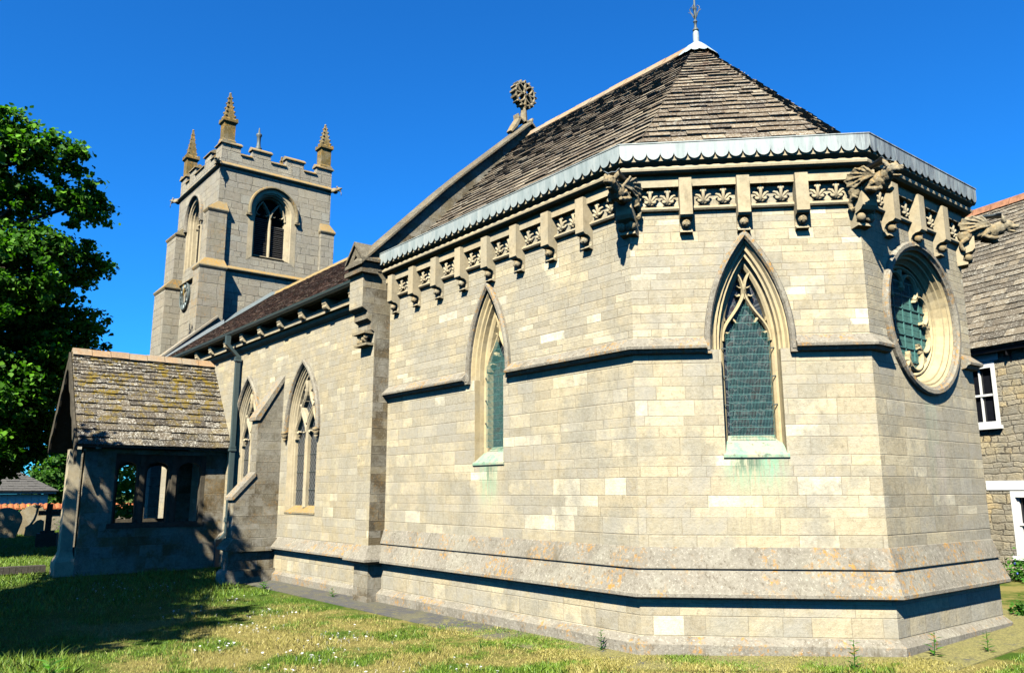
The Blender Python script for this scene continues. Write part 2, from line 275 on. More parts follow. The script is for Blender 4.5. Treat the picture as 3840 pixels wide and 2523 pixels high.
# ------------------------------------------------------------------ mesh helpers
def tag(o, label=None, cat=None, group=None, kind=None):
    for k, v in (('label', label), ('category', cat), ('group', group), ('kind', kind)):
        if v: o[k] = v
    return o
def empty(name, loc=(0, 0, 0), **k):
    o = bpy.data.objects.new(name, None); o.location = loc; o.empty_display_size = .2; S.collection.objects.link(o); return tag(o, **k)
class MB:
    def __init__(s): s.v = []; s.f = []; s.uvs = []; s.col = []
    def add(s, vs, fs, uv=None, col=None):
        o = len(s.v); s.v += [tuple(q) for q in vs]
        for i, f in enumerate(fs):
            s.f.append([o+k for k in f]); s.uvs.append([uv[k] for k in f] if uv else None); s.col.append(col)
    def box(s, x0, x1, y0, y1, z0, z1, F=None, **k):
        vs = [(x, y, z) for z in (z0, z1) for y in (y0, y1) for x in (x0, x1)]
        if F: vs = [F(*q) for q in vs]
        s.add(vs, [(0, 2, 3, 1), (4, 5, 7, 6), (0, 1, 5, 4), (2, 6, 7, 3), (0, 4, 6, 2), (1, 3, 7, 5)], **k)
    def loft(s, rings, closed=True, caps=True, **k):
        n = len(rings[0]); vs = [p for r in rings for p in r]; fs = []
        for i in range(len(rings)-1):
            for j in range(n if closed else n-1):
                a = i*n+j; b = i*n+(j+1) % n; fs.append((a, b, b+n, a+n))
        if caps and closed: fs.append(tuple(range(n-1, -1, -1))); fs.append(tuple(range((len(rings)-1)*n, len(rings)*n)))
        s.add(vs, fs, **k)
    def cyl(s, a, b, r0, r1=None, n=8, **k):
        a = Vector(a); b = Vector(b); r1 = r0 if r1 is None else r1; d = (b-a).normalized(); x = d.orthogonal().normalized(); y = d.cross(x)
        s.loft([[c+x*r*math.cos(2*PI*i/n)+y*r*math.sin(2*PI*i/n) for i in range(n)] for c, r in ((a, r0), (b, r1))], **k)
    def tube(s, pts, rad, n=6, **k):
        pts = [Vector(p) for p in pts]; rings = []; x = None
        for i, p in enumerate(pts):
            d = (pts[min(i+1, len(pts)-1)]-pts[max(i-1, 0)]).normalized()
            x = d.orthogonal().normalized() if x is None else (x-d*x.dot(d)).normalized()
            y = d.cross(x); r = rad[i] if isinstance(rad, (list, tuple)) else rad
            rings.append([p+x*r*math.cos(2*PI*j/n)+y*r*math.sin(2*PI*j/n) for j in range(n)])
        s.loft(rings, **k)
    def ball(s, c, r, n=8, m=6, rot=None):
        r = (r, r, r) if not isinstance(r, (tuple, list)) else r; c = Vector(c); vs = []
        for i in range(1, m):
            t = PI*i/m
            for j in range(n):
                p = Vector((r[0]*math.sin(t)*math.cos(2*PI*j/n), r[1]*math.sin(t)*math.sin(2*PI*j/n), r[2]*math.cos(t)))
                if rot: p = rot @ p
                vs.append(c+p)
        t0 = Vector((0, 0, r[2])); t0 = rot @ t0 if rot else t0
        k = len(vs); vs += [c+t0, c-t0]; fs = []
        for i in range(m-2):
            for j in range(n): a = i*n+j; b = i*n+(j+1) % n; fs.append((a, b, b+n, a+n)[::-1])
        for j in range(n): fs.append((k, (j+1) % n, j)[::-1]); fs.append((k+1, (m-2)*n+j, (m-2)*n+(j+1) % n)[::-1])
        s.add(vs, fs)
    def lathe(s, c, prof, n=12):
        c = Vector(c); s.loft([[c+Vector((r*math.cos(2*PI*j/n), r*math.sin(2*PI*j/n), z)) for j in range(n)] for r, z in prof])
    def build(s, name, mat, parent=None, smooth=False, bevel=0, **k):
        me = bpy.data.meshes.new(name); me.from_pydata([tuple(q) for q in s.v], [], s.f); me.validate(clean_customdata=False)
        if any(s.uvs) and len(me.polygons) == len(s.f):
            ul = me.uv_layers.new(name='UVMap'); flat = []
            for f, u in zip(s.f, s.uvs): flat += [c for q in (u or [(0, 0)]*len(f)) for c in q[:2]]
            ul.data.foreach_set('uv', flat)
        if any(c is not None for c in s.col) and len(me.polygons) == len(s.f):
            ca = me.color_attributes.new('rnd', 'FLOAT_COLOR', 'CORNER'); flat = []
            for f, c in zip(s.f, s.col): flat += list(((*c, 1) if c else (0, 0, 0, 1)))*len(f)
            ca.data.foreach_set('color', flat)
        if smooth: me.polygons.foreach_set('use_smooth', [True]*len(me.polygons))
        me.materials.append(MAT[mat] if isinstance(mat, str) else mat)
        o = bpy.data.objects.new(name, me); S.collection.objects.link(o)
        if parent:
            o.parent = parent
            if parent.type == 'MESH' or parent.location.length > 0: o.matrix_parent_inverse = Matrix.Translation(parent.location).inverted() if parent.parent is None else Matrix.Identity(4)
        if bevel:
            b = o.modifiers.new('b', 'BEVEL'); b.width = bevel; b.segments = 2; b.limit_method = 'ANGLE'; b.angle_limit = R(40)
        return tag(o, **k)
def frame(ox, oy, dx, dy, nx, ny):
    """wall frame: u along the wall, d outwards, z up"""
    return lambda u, d, z: Vector((ox+dx*u+nx*d, oy+dy*u+ny*d, z))
def panel(mb, F, outer, holes=(), d=0, uo=0, uv=True):
    pts = [Vector((u, z, 0)) for u, z in outer]; allp = list(pts); lists = [pts]
    for h in holes: hp = [Vector((u, z, 0)) for u, z in h]; lists.append(hp); allp += hp
    tris = tessellate_polygon(lists)
    mb.add([F(p.x, d, p.y) for p in allp], [tuple(t) for t in tris], uv=[(p.x+uo, p.y) for p in allp])
def wallbox(mb, F, u0, u1, z0, z1, d0, d1, uo=0):
    """solid block in a wall frame with running uvs on its faces"""
    P = lambda u, d, z: F(u, d, z)
    mb.add([P(u0, d1, z0), P(u1, d1, z0), P(u1, d1, z1), P(u0, d1, z1)], [(0, 1, 2, 3)], uv=[(u0+uo, z0), (u1+uo, z0), (u1+uo, z1), (u0+uo, z1)])
    mb.add([P(u0, d0, z0), P(u1, d0, z0), P(u1, d0, z1), P(u0, d0, z1)], [(3, 2, 1, 0)], uv=[(u0+uo+3, z0), (u1+uo+3, z0), (u1+uo+3, z1), (u0+uo+3, z1)])
    for u, fl in ((u0, 0), (u1, 1)):
        q = [P(u, d0, z0), P(u, d1, z0), P(u, d1, z1), P(u, d0, z1)]; uvq = [(d0+uo+5, z0), (d1+uo+5, z0), (d1+uo+5, z1), (d0+uo+5, z1)]
        mb.add(q, [(0, 1, 2, 3) if not fl else (3, 2, 1, 0)], uv=uvq)
    for z, fl in ((z0, 0), (z1, 1)):
        q = [P(u0, d0, z), P(u1, d0, z), P(u1, d1, z), P(u0, d1, z)]; uvq = [(u0+uo, d0), (u1+uo, d0), (u1+uo, d1), (u0+uo, d1)]
        mb.add(q, [(0, 1, 2, 3) if not fl else (3, 2, 1, 0)], uv=uvq)
def prof_box(mb, F, u0, u1, prof, uo=0):
    """extrude a closed (d,z) outline along u"""
    n = len(prof); vs = [F(u0, d, z) for d, z in prof]+[F(u1, d, z) for d, z in prof]
    run = [0]
    for i in range(n): run.append(run[-1]+math.dist(prof[i], prof[(i+1) % n]))
    for i in range(n):
        j = (i+1) % n; a, b = prof[i], prof[j]
        mb.add([vs[i], vs[i+n], vs[j+n], vs[j]], [(0, 1, 2, 3)], uv=[(u0+uo, a[1]), (u1+uo, a[1]), (u1+uo, b[1]), (u0+uo, b[1])])
    mb.add(vs[:n], [tuple(range(n))[::-1]], uv=[(d+uo+5, z) for d, z in prof]); mb.add(vs[n:], [tuple(range(n))], uv=[(d+uo+6, z) for d, z in prof])
def sweep(mb, path, prof, uo=0, closed_prof=True, nrm0=None, nrm1=None):
    """mitred moulding: path of (x,y) with the outside on the right hand, prof of (d,z)"""
    P = [Vector(p) for p in path]; dirs = [(P[i+1]-P[i]).normalized() for i in range(len(P)-1)]; nn = [Vector((d.y, -d.x)) for d in dirs]
    mit = [nn[0]]+[(nn[i]+nn[i+1])/(1+nn[i].dot(nn[i+1])) for i in range(len(nn)-1)]+[nn[-1]]
    L = [0]
    for i in range(len(P)-1): L.append(L[-1]+(P[i+1]-P[i]).length)
    n = len(prof); seg = n if closed_prof else n-1
    for i in range(len(P)-1):
        for j in range(seg):
            a, b = prof[j], prof[(j+1) % n]; q = []
            for k, pr in ((i, a), (i+1, a), (i+1, b), (i, b)): w = P[k]+mit[k]*pr[0]; q.append((w.x, w.y, pr[1]))
            uv = [(L[i]+uo, a[1]), (L[i+1]+uo, a[1]), (L[i+1]+uo, b[1]+abs(b[0]-a[0])), (L[i]+uo, b[1]+abs(b[0]-a[0]))]
            mb.add(q, [(0, 1, 2, 3)], uv=uv)
    if closed_prof:
        for k, rv in ((0, 1), (len(P)-1, 0)):
            vs = [(*(P[k]+mit[k]*d), z) for d, z in prof]; mb.add(vs, [tuple(range(n))[::-1] if rv else tuple(range(n))], uv=[(d, z) for d, z in prof])
def arch(w, zs, rise0, w0, zb, uc=0, n=9):
    """pointed arch loop of half width w concentric with the arch (w0, rise0)"""
    R0 = (rise0**2+w0**2)/(2*w0); cx = R0-w0; Rr = R0-(w0-w); rise = math.sqrt(max(Rr*Rr-cx*cx, 1e-6)); aend = math.atan2(rise, cx)
    left = [(-w, zb)]+[(cx-Rr*math.cos(aend*i/n), zs+Rr*math.sin(aend*i/n)) for i in range(n+1)]
    left = [(uc+a, b) for a, b in left]; return left+[(2*uc-a, b) for a, b in left[::-1][1:]]
def ribbon(mb, F, loops, closed=False, uo=0):
    """loops: list of (points, d) joined by faces"""
    n = len(loops[0][0])
    for (A, da), (Bq, db) in zip(loops, loops[1:]):
        for i in range(n if closed else n-1):
            j = (i+1) % n
            mb.add([F(A[i][0], da, A[i][1]), F(A[j][0], da, A[j][1]), F(Bq[j][0], db, Bq[j][1]), F(Bq[i][0], db, Bq[i][1])], [(3, 2, 1, 0)])
def bar(mb, F, pts, w, d0, d1, ch=.35, closed=False):
    """chamfered stone bar following a 2-D line in the plane of a window"""
    n = len(pts); rings = []
    for i, (u, z) in enumerate(pts):
        a = pts[(i-1) % n] if closed or i else pts[0]; b = pts[(i+1) % n] if closed or i < n-1 else pts[-1]
        t = Vector((b[0]-a[0], b[1]-a[1])).normalized(); m = Vector((-t.y, t.x)); ww = w[i] if isinstance(w, list) else w
        dm = d1-(d1-d0)*ch
        rings.append([F(u+m.x*ww*s_, dd, z+m.y*ww*s_) for s_, dd in ((-.5, d0), (-.5, dm), (-.15, d1), (.15, d1), (.5, dm), (.5, d0))])
    if closed: rings.append(rings[0])
    mb.loft(rings, caps=not closed)
def bez(*p, n=8):
    out = []
    for i in range(n+1):
        t = i/n; q = [Vector(a) for a in p]
        while len(q) > 1: q = [q[k]*(1-t)+q[k+1]*t for k in range(len(q)-1)]
        out.append((q[0].x, q[0].y))
    return out
def clip(poly, a, b, c):
    out = []
    for i in range(len(poly)):
        p, q = poly[i], poly[(i+1) % len(poly)]; fp = a*p[0]+b*p[1]-c; fq = a*q[0]+b*q[1]-c
        if fp <= 0: out.append(p)
        if fp*fq < 0: t = fp/(fp-fq); out.append((p[0]+(q[0]-p[0])*t, p[1]+(q[1]-p[1])*t))
    return out
def slates(mb, base, e, up, facet, h0, h1, w0, w1, thick=.022, jit=.006):
    """real overlapping slates on a roof facet; facet: convex polygon in (u,v), counter-clockwise"""
    base = Vector(base); e = Vector(e).normalized(); up = Vector(up).normalized(); nr = e.cross(up).normalized()
    vmax = max(p[1] for p in facet); umin = min(p[0] for p in facet); umax = max(p[0] for p in facet); v = -.02
    while v < vmax:
        t = max(0, min(1, v/vmax)); h = h0+(h1-h0)*t; h *= random.uniform(.93, 1.07); u = umin-random.random()*w0
        while u < umax:
            w = random.uniform(.6, 1.4)*(w0+(w1-w0)*t); dv = random.uniform(-jit, jit)*1.3
            poly = [(u+.003, v+dv), (u+w-.003, v+dv+random.uniform(-jit, jit)), (u+w-.003, v+h*1.25), (u+.003, v+h*1.25)]
            for i in range(len(facet)):
                p, q = facet[i], facet[(i+1) % len(facet)]; nx, ny = q[1]-p[1], -(q[0]-p[0])
                poly = clip(poly, nx, ny, nx*p[0]+ny*p[1])
                if len(poly) < 3: break
            if len(poly) >= 3:
                th = thick*random.uniform(.75, 1.35); lf = random.uniform(0, .006); n = len(poly)
                top = [base+e*a+up*b+nr*(lf+th*(1.25-(b-v)/(h*1.25)*1.0)) for a, b in poly]; bot = [base+e*a+up*b+nr*(-.02) for a, b in poly]
                mb.add(bot+top, [tuple(range(n, 2*n))]+[(i, (i+1) % n, (i+1) % n+n, i+n) for i in range(n)], col=(random.random(), random.random()**1.3, t))
            u += w
        v += h

# ------------------------------------------------------------------ ground, paths
def quadgrid(name, mat, x0, x1, y0, y1, nx, ny, zf, **k):
    mb = MB(); vs = [(x0+(x1-x0)*i/nx, y0+(y1-y0)*j/ny) for j in range(ny+1) for i in range(nx+1)]
    mb.add([(x, y, zf(x, y)) for x, y in vs], [(j*(nx+1)+i, j*(nx+1)+i+1, (j+1)*(nx+1)+i+1, (j+1)*(nx+1)+i) for j in range(ny) for i in range(nx)])
    return mb.build(name, mat, smooth=True, **k)
K2 = 1.8757; SB = 2.6527
def gz(x, y):
    z = -.095-.002*max(0, min(10, -x))+.016*max(-1, min(6, y))+.012*math.sin(x*1.3+y*.7)*math.cos(y*1.1-x*.4)*max(0, min(1, -y-1.3 if x < 1 else .5*(x-3)))
    z += .05*max(0, min(1, (-x-10)/3))
    z -= .9*max(0, min(1, (-37-x)/6))
    return z
ground = quadgrid('lawn', 'lawn', -60, 30, -30, 40, 180, 140, gz, kind='structure')
g2 = MB(); g2.add([(-1500, -1500, -1.6), (1500, -1500, -1.6), (1500, 1500, -1.6), (-1500, 1500, -1.6)], [(0, 1, 2, 3)]); g2.build('distant_ground', 'lawn', kind='structure')
pm = MB(); PTH = [(-9.9, 0), (0, 0), (K2, K2), (K2, K2+SB), (0, 2*K2+SB), (-3, 2*K2+SB)]
sweep(pm, PTH, [(0, .028), (.68, .012), (.68, -.08)], closed_prof=False, uo=-9.9); pm.v = [(x, y, z+gz(x, y)) for x, y, z in pm.v]; pm.build('slate_path', 'path', kind='structure')

# ------------------------------------------------------------------ the church
church = empty('church', (-9, 3.2, 0), label='medieval stone parish church with polygonal east end, stone slate roofs, porch and pinnacled west tower', cat='church')
q = math.sqrt(.5)
FA = frame(0, 0, 1, 0, 0, -1); FB = frame(0, 0, q, q, q, -q); FC = frame(K2, K2, 0, 1, 1, 0); FD = frame(K2, K2+SB, -q, q, q, q); FE = frame(0, 2*K2+SB, -1, 0, 0, 1)
def place(o, F, u, d=0, z=0):
    """place a mesh modelled with x along the wall, -y outwards, z up"""
    p = F(u, d, z); e = F(1, 0, 0)-F(0, 0, 0); nn = F(0, 1, 0)-F(0, 0, 0)
    o.matrix_parent_inverse = Matrix.Translation(church.location).inverted() if o.parent == church else Matrix.Identity(4)
    m = Matrix((e, -nn, Vector((0, 0, 1)))).transposed().to_4x4(); m.translation = p; o.matrix_basis = m; return o
first = {}
def rep(name, maker, F, u, d=0, z=0, parent=None):
    """one mesh, many objects (with their sub-parts)"""
    parent = parent or church
    if name not in first: o = maker(); first[name] = o
    else:
        src = first[name]; o = src.copy(); S.collection.objects.link(o)
        for c in src.children: cc = c.copy(); S.collection.objects.link(cc); cc.parent = o
    o.parent = parent; return place(o, F, u, d, z)

# chancel walls
LAN = dict(zs=3.30, rise0=1.37, w0=.51)
def hole(uc, zb=2.05, w=.44, w2=.335):
    a = arch(w, LAN['zs'], LAN['rise0'], LAN['w0'], 3.25, uc); return [(uc-w2, zb), (uc-w2, 3.25)]+a+[(uc+w2, 3.25), (uc+w2, zb)]
def circ(uc, zc, r, n=40): return [(uc+r*math.sin(2*PI*i/n), zc+r*math.cos(2*PI*i/n)) for i in range(n)]
UA, UB, UC, ZC = -2.80, 1.326, 1.326, 3.75
cw = MB()
ZT = 5.3
panel(cw, FA, [(-5.7, .86), (0, .86), (0, ZT), (-5.7, ZT)], [hole(UA)], uo=0)
panel(cw, FB, [(0, .86), (SB, .86), (SB, ZT), (0, ZT)], [hole(UB)], uo=10)
panel(cw, FC, [(0, .86), (SB, .86), (SB, ZT), (0, ZT)], [circ(UC, ZC, .86)], uo=20)
panel(cw, FD, [(0, .86), (SB, .86), (SB, ZT), (0, ZT)], [], uo=30)
panel(cw, FE, [(0, .86), (5.7, .86), (5.7, ZT), (0, ZT)], [], uo=40)
chancel = cw.build('chancel_wall', 'chancel', church)
CPATH = [(-5.66, 0), (0, 0), (K2, K2), (K2, K2+SB), (0, 2*K2+SB), (-5.66, 2*K2+SB)]
mb = MB(); sweep(mb, CPATH, [(0, 1.045), (.012, 1.04), (.075, .83), (.075, .822), (.05, .815), (.055, .80), (.147, .575), (.155, .565), (.155, .53), (.135, .515), (.045, .50), (.02, .49)][::-1], closed_prof=False)
mb.build('plinth_weathering', 'weath', church)
mb = MB(); sweep(mb, CPATH, [(.035, -.3), (.035, .52)], closed_prof=False, uo=3); mb.build('plinth_wall', 'chancel', church)
mb = MB(); sweep(mb, CPATH, [(.125, -.3), (.125, .04), (.04, .11), (.03, .11)], closed_prof=False, uo=7); mb.build('plinth_footing', 'weath', church)
CORN = [(0, 5.20), (.10, 5.21), (.10, 5.31), (.055, 5.33), (.07, 5.36), (.15, 5.365), (.19, 5.385), (.195, 5.41), (.18, 5.44), (.13, 5.448), (.13, 5.456), (.20, 5.48), (.225, 5.49), (.225, 5.57), (0, 5.62)]
mb = MB(); sweep(mb, CPATH, CORN); mb.build('cornice', 'trim', church)
mb = MB(); sweep(mb, CPATH, [(0, 4.925), (.045, 4.93), (.06, 4.95), (.055, 4.975), (.03, 4.985), (.03, 5.0), (0, 5.0)]); mb.build('frieze_moulding', 'trim', church)
# string course, broken by the windows
SP = [(0, 3.20), (.06, 3.212), (.085, 3.245), (.12, 3.255), (.125, 3.285), (0, 3.40)]
segs = [[(-5.66, 0), (UA-.50, 0)], [(UA+.50, 0), (0, 0), tuple(FB(UB-.50, 0, 0))[:2]], [tuple(FB(UB+.50, 0, 0))[:2], (K2, K2), (K2, K2+UC-.985)], [(K2, K2+UC+.985), (K2, K2+SB), (0, 2*K2+SB), (-5.66, 2*K2+SB)]]
for sgm in segs:
    mb = MB(); sweep(mb, sgm, SP, uo=sgm[0][0]); mb.build('string_course', 'weath', church)

def lancet(F, uc, name='lancet_window'):
    mb = MB(); ribbon(mb, F, [(arch(w, LAN['zs'], LAN['rise0'], .51, 3.25, uc), d) for w, d in ((.44, 0), (.425, -.005), (.405, -.045), (.375, -.05), (.36, -.09), (.335, -.09))])
    for s_ in (-1, 1):
        mb.add([F(uc+s_*.335, 0, 2.05), F(uc+s_*.335, -.09, 2.11), F(uc+s_*.335, -.09, 3.25), F(uc+s_*.335, 0, 3.25)], [(0, 1, 2, 3)]); mb.add([F(uc+s_*.335, 0, 3.25), F(uc+s_*.335, -.09, 3.25), F(uc+s_*.44, -.09, 3.25), F(uc+s_*.44, 0, 3.25)], [(0, 1, 2, 3)])
    lo = [(.335, -.09, 2.11), (.325, -.16, 2.16), (.30, -.17, 2.17), (.275, -.20, 2.2), (.262, -.30, 2.26)]
    ribbon(mb, F, [(arch(w, LAN['zs'], LAN['rise0'], .51, zb, uc), d) for w, d, zb in lo])
    win = mb.build(name, 'warm', church)
    mb = MB(); ribbon(mb, F, [(arch(w, LAN['zs'], LAN['rise0'], .51, 3.24, uc), d) for w, d in ((.515, 0), (.515, .045), (.495, .07), (.46, .07), (.44, .04), (.44, -.01))])
    for s_ in (-1, 1): wallbox(mb, F, uc+s_*.4775-.037, uc+s_*.4775+.037, 3.2, 3.245, 0, .06)
    mb.build('hood_mould', 'weath', win)
    mb = MB(); prof_box(mb, F, uc-.36, uc+.36, [(-.31, 2.20), (-.31, 2.285), (-.27, 2.28), (.02, 2.05), (.02, 2.02), (-.02, 1.98), (-.1, 1.98)]); mb.build('sill', MAT['sill'], win)
    mb = MB(); A = arch(.27, LAN['zs'], LAN['rise0'], .51, 2.24, uc); panel(mb, F, A, d=-.285); mb.build('glass', 'glass', win)
    # tracery
    mb = MB(); d0, d1 = -.285, -.17; L = lambda pts: [(uc+a, b) for a, b in pts]
    for s_ in (-1, 1):
        bar(mb, F, L(bez((s_*.275, 3.38), (s_*.275, 3.62), (s_*.10, 3.66), (0, 3.95), n=10)), .05, d0, d1)
        bar(mb, F, L(bez((0, 3.88), (s_*.008, 4.02), (s_*.005, 4.12), (s_*.10, 4.235), n=7)), .042, d0, d1)
        bar(mb, F, L(bez((s_*.235, 3.62), (s_*.27, 3.75), (s_*.19, 4.05), (s_*.13, 4.17), n=6)), .02, d0, -.2)
        # cusps in the head of the light and in the side openings
        bar(mb, F, L([(s_*.265, 3.50), (s_*.215, 3.475), (s_*.185, 3.49)]), [.06, .035, .008], d0, -.2)
        bar(mb, F, L([(s_*.15, 3.66), (s_*.11, 3.60), (s_*.085, 3.60)]), [.05, .03, .006], d0, -.2)
        bar(mb, F, L([(s_*.045, 3.93), (s_*.085, 3.92), (s_*.105, 3.94)]), [.05, .03, .006], d0, -.2)
        bar(mb, F, L([(s_*.03, 4.02), (s_*.06, 4.03), (s_*.08, 4.05)]), [.04, .025, .006], d0, -.2)
    bar(mb, F, L([(0, 3.9), (0, 4.06)]), .06, d0, d1)
    mb.build('tracery', 'warm', win)
    # protective copper-wire screen
    mb = MB(); dG = -.145; hw = .245
    def top(a):
        t = abs(a)/.26; return 3.45+.42*(1-t)**1.5 if t > .25 else 3.73+.1*(1-t*4)
    nv = 30
    for i in range(nv+1):
        a = -hw+2*hw*i/nv; mb.box(uc+a-.0015, uc+a+.0015, dG-.0015, dG+.002, 2.27, top(a), F=F)
    z = 2.275
    while z < 3.80:
        hwz = hw if z < 3.46 else hw*max(.05, 1-((z-3.45)/.42)**.66)
        mb.box(uc-hwz, uc+hwz, dG-.003, dG+.003, z-.0025, z+.0025, F=F); z += .0935
    mb.build('wire_screen', 'verd', win)
    for s_ in (-1, 1):
        for z in (2.62, 2.95, 3.28): mb = MB(); mb.cyl(F(uc+s_*hw, dG, z), F(uc+s_*.30, dG-.02, z+.01), .008, n=5); mb.build('screen_bracket', 'iron', win)
    return win
n_ = NT('copper_stained_sill', .9, .2); g_ = n_.mix(n_.step(n_.noise(7, 4, .7, vec=n_.scale(n_.pos(), (1, 1, .5))), .4, .62), (.25, .42, .30), (.46, .45, .32))
MAT['sill'] = n_.done(n_.mix(n_.M('MULTIPLY', n_.step(n_.noise(11, 5, .8), .54, .66), .8), g_, (.10, .11, .08)), n_.noise(20, 5, .8), .4, .01)
lancet(FA, UA); lancet(FB, UB)
# rose window
mb = MB(); rl = [(.86, 0), (.86, -.005), (.84, -.03), (.815, -.03), (.80, -.08), (.775, -.085), (.765, -.12), (.735, -.16), (.725, -.165), (.72, -.20), (.70, -.22), (.695, -.27)]
ribbon(mb, FC, [(circ(UC, ZC, r), d) for r, d in rl], closed=True); rose = mb.build('rose_window', 'warm', church, smooth=False)
mb = MB(); ribbon(mb, FC, [(circ(UC, ZC, r), d) for r, d in ((.965, 0), (.965, .04), (.945, .065), (.90, .065), (.88, .04), (.86, .03), (.86, -.01))], closed=True); mb.build('hood_mould', 'weath', rose)
mb = MB(); panel(mb, FC, circ(UC, ZC, .70), d=-.262); mb.build('glass', 'glass', rose)
mb = MB(); d0, d1 = -.262, -.18; nf = 8
for i in range(nf):
    a = 2*PI*(i+.5)/nf; cx, cz = UC+.455*math.sin(a), ZC+.455*math.cos(a); rr = .19
    pts = [(cx+rr*math.sin(a+t), cz+rr*math.cos(a+t)) for t in np.linspace(-1.95, 1.95, 15)]; bar(mb, FC, pts, .045, d0, d1)
    b = 2*PI*i/nf; bar(mb, FC, [(UC+r*math.sin(b), ZC+r*math.cos(b)) for r in (.50, .44, .385)], [.10, .055, .012], d0, d1)
    bar(mb, FC, [(UC+r*math.sin(b), ZC+r*math.cos(b)) for r in (.67, .55)], [.16, .06], d0, d1-.02)
bar(mb, FC, circ(UC, ZC, .69, 36), .05, d0, d1, closed=True)
mb.build('tracery', 'warm', rose)
mb = MB(); dG = -.235
for i in range(-31, 32):
    a = i*.0205; h = math.sqrt(max(0, .64**2-a*a)); mb.box(UC+a-.0018, UC+a+.0018, dG-.002, dG+.002, ZC-h, ZC+h, F=FC)
    if i % 4 == 0: mb.box(UC-h, UC+h, dG-.003, dG+.003, ZC+a-.003, ZC+a+.003, F=FC)
for i in range(-3, 4):
    a = i*.17; h = math.sqrt(.64**2-a*a); mb.box(UC-h, UC+h, dG, dG+.014, ZC+a-.007, ZC+a+.007, F=FC)
    if abs(i) < 3: mb.box(UC+a*1.3-.007, UC+a*1.3+.007, dG, dG+.014, ZC-h*.8, ZC+h*.8, F=FC)
mb.build('wire_screen', 'verd', rose)

# corbels with ball flowers, carved leaves
def mk_corbel():
    f = lambda u, d, z: Vector((u, -d, z)); mb = MB()
    prof_box(mb, f, -.073, .073, [(0, -.005), (.165, -.005), (.165, -.46), (.135, -.485), (.085, -.49), (.045, -.515), (.022, -.56), (.02, -.60), (.04, -.625), (.075, -.632), (.08, -.65), (0, -.665)])
    o = mb.build('corbel', 'trim', church, bevel=.004)
    b = MB(); b.ball((0, -.085, -.555), (.052, .05, .055), 12, 9)
    for k in range(3):
        a = PI/2+k*2*PI/3; b.ball((.026*math.cos(a), -.128, -.555+.028*math.sin(a)), (.011, .008, .015), 6, 4, Matrix.Rotation(-(a-PI/2), 3, 'Y'))
    bo = b.build('ball_flower', 'gstone', smooth=True); bo.parent = o; return o
def mk_leaf():
    mb = MB()
    for s_ in (-1, 1):
        mb.tube([(0, -.015, 0), (s_*.015, -.03, .05), (s_*.045, -.045, .09), (s_*.062, -.03, .10)], [.012, .014, .016, .012], 6)
        mb.ball((s_*.062, -.03, .10), (.017, .014, .014), 7, 5); mb.tube([(s_*.01, -.02, .0), (s_*.035, -.045, .02), (s_*.052, -.03, .045)], [.014, .012, .010], 6)
        mb.ball((s_*.036, -.045, .028), (.022, .018, .02), 8, 6); mb.ball((s_*.02, -.04, .145), (.013, .012, .018), 6, 5)
    mb.tube([(0, -.015, -.01), (0, -.035, .07), (0, -.045, .13), (0, -.025, .175)], [.014, .015, .018, .012], 7); mb.ball((0, -.035, .165), (.016, .014, .018), 7, 5)
    mb.v = [(x*1.22, y*1.1, z*1.12) for x, y, z in mb.v]
    return mb.build('carved_leaf', 'trim', smooth=True)
ucorb = {'A': [-.70-.672*i for i in range(8)], 'B': [.66, 1.326, 1.99], 'C': [.60, 1.27, 1.94], 'D': [.66, 1.326, 1.99]}
for nm, F, L0, L1 in (('A', FA, -5.6, -.12), ('B', FB, .13, SB-.13), ('C', FC, .13, SB-.13), ('D', FD, .13, SB-.13)):
    us = sorted(ucorb[nm])
    for u in us: rep('corbel', mk_corbel, F, u, 0, 5.3)
    if nm == 'D': continue
    ed = [L0]+us+[L1]
    for a, b in zip(ed, ed[1:]):
        a2 = a+(.08 if a != L0 else 0); b2 = b-(.08 if b != L1 else 0)
        if b2-a2 < .2: continue
        for t in (.27, .73): rep('carved_leaf', mk_leaf, F, a2+(b2-a2)*t, .012, 5.0)
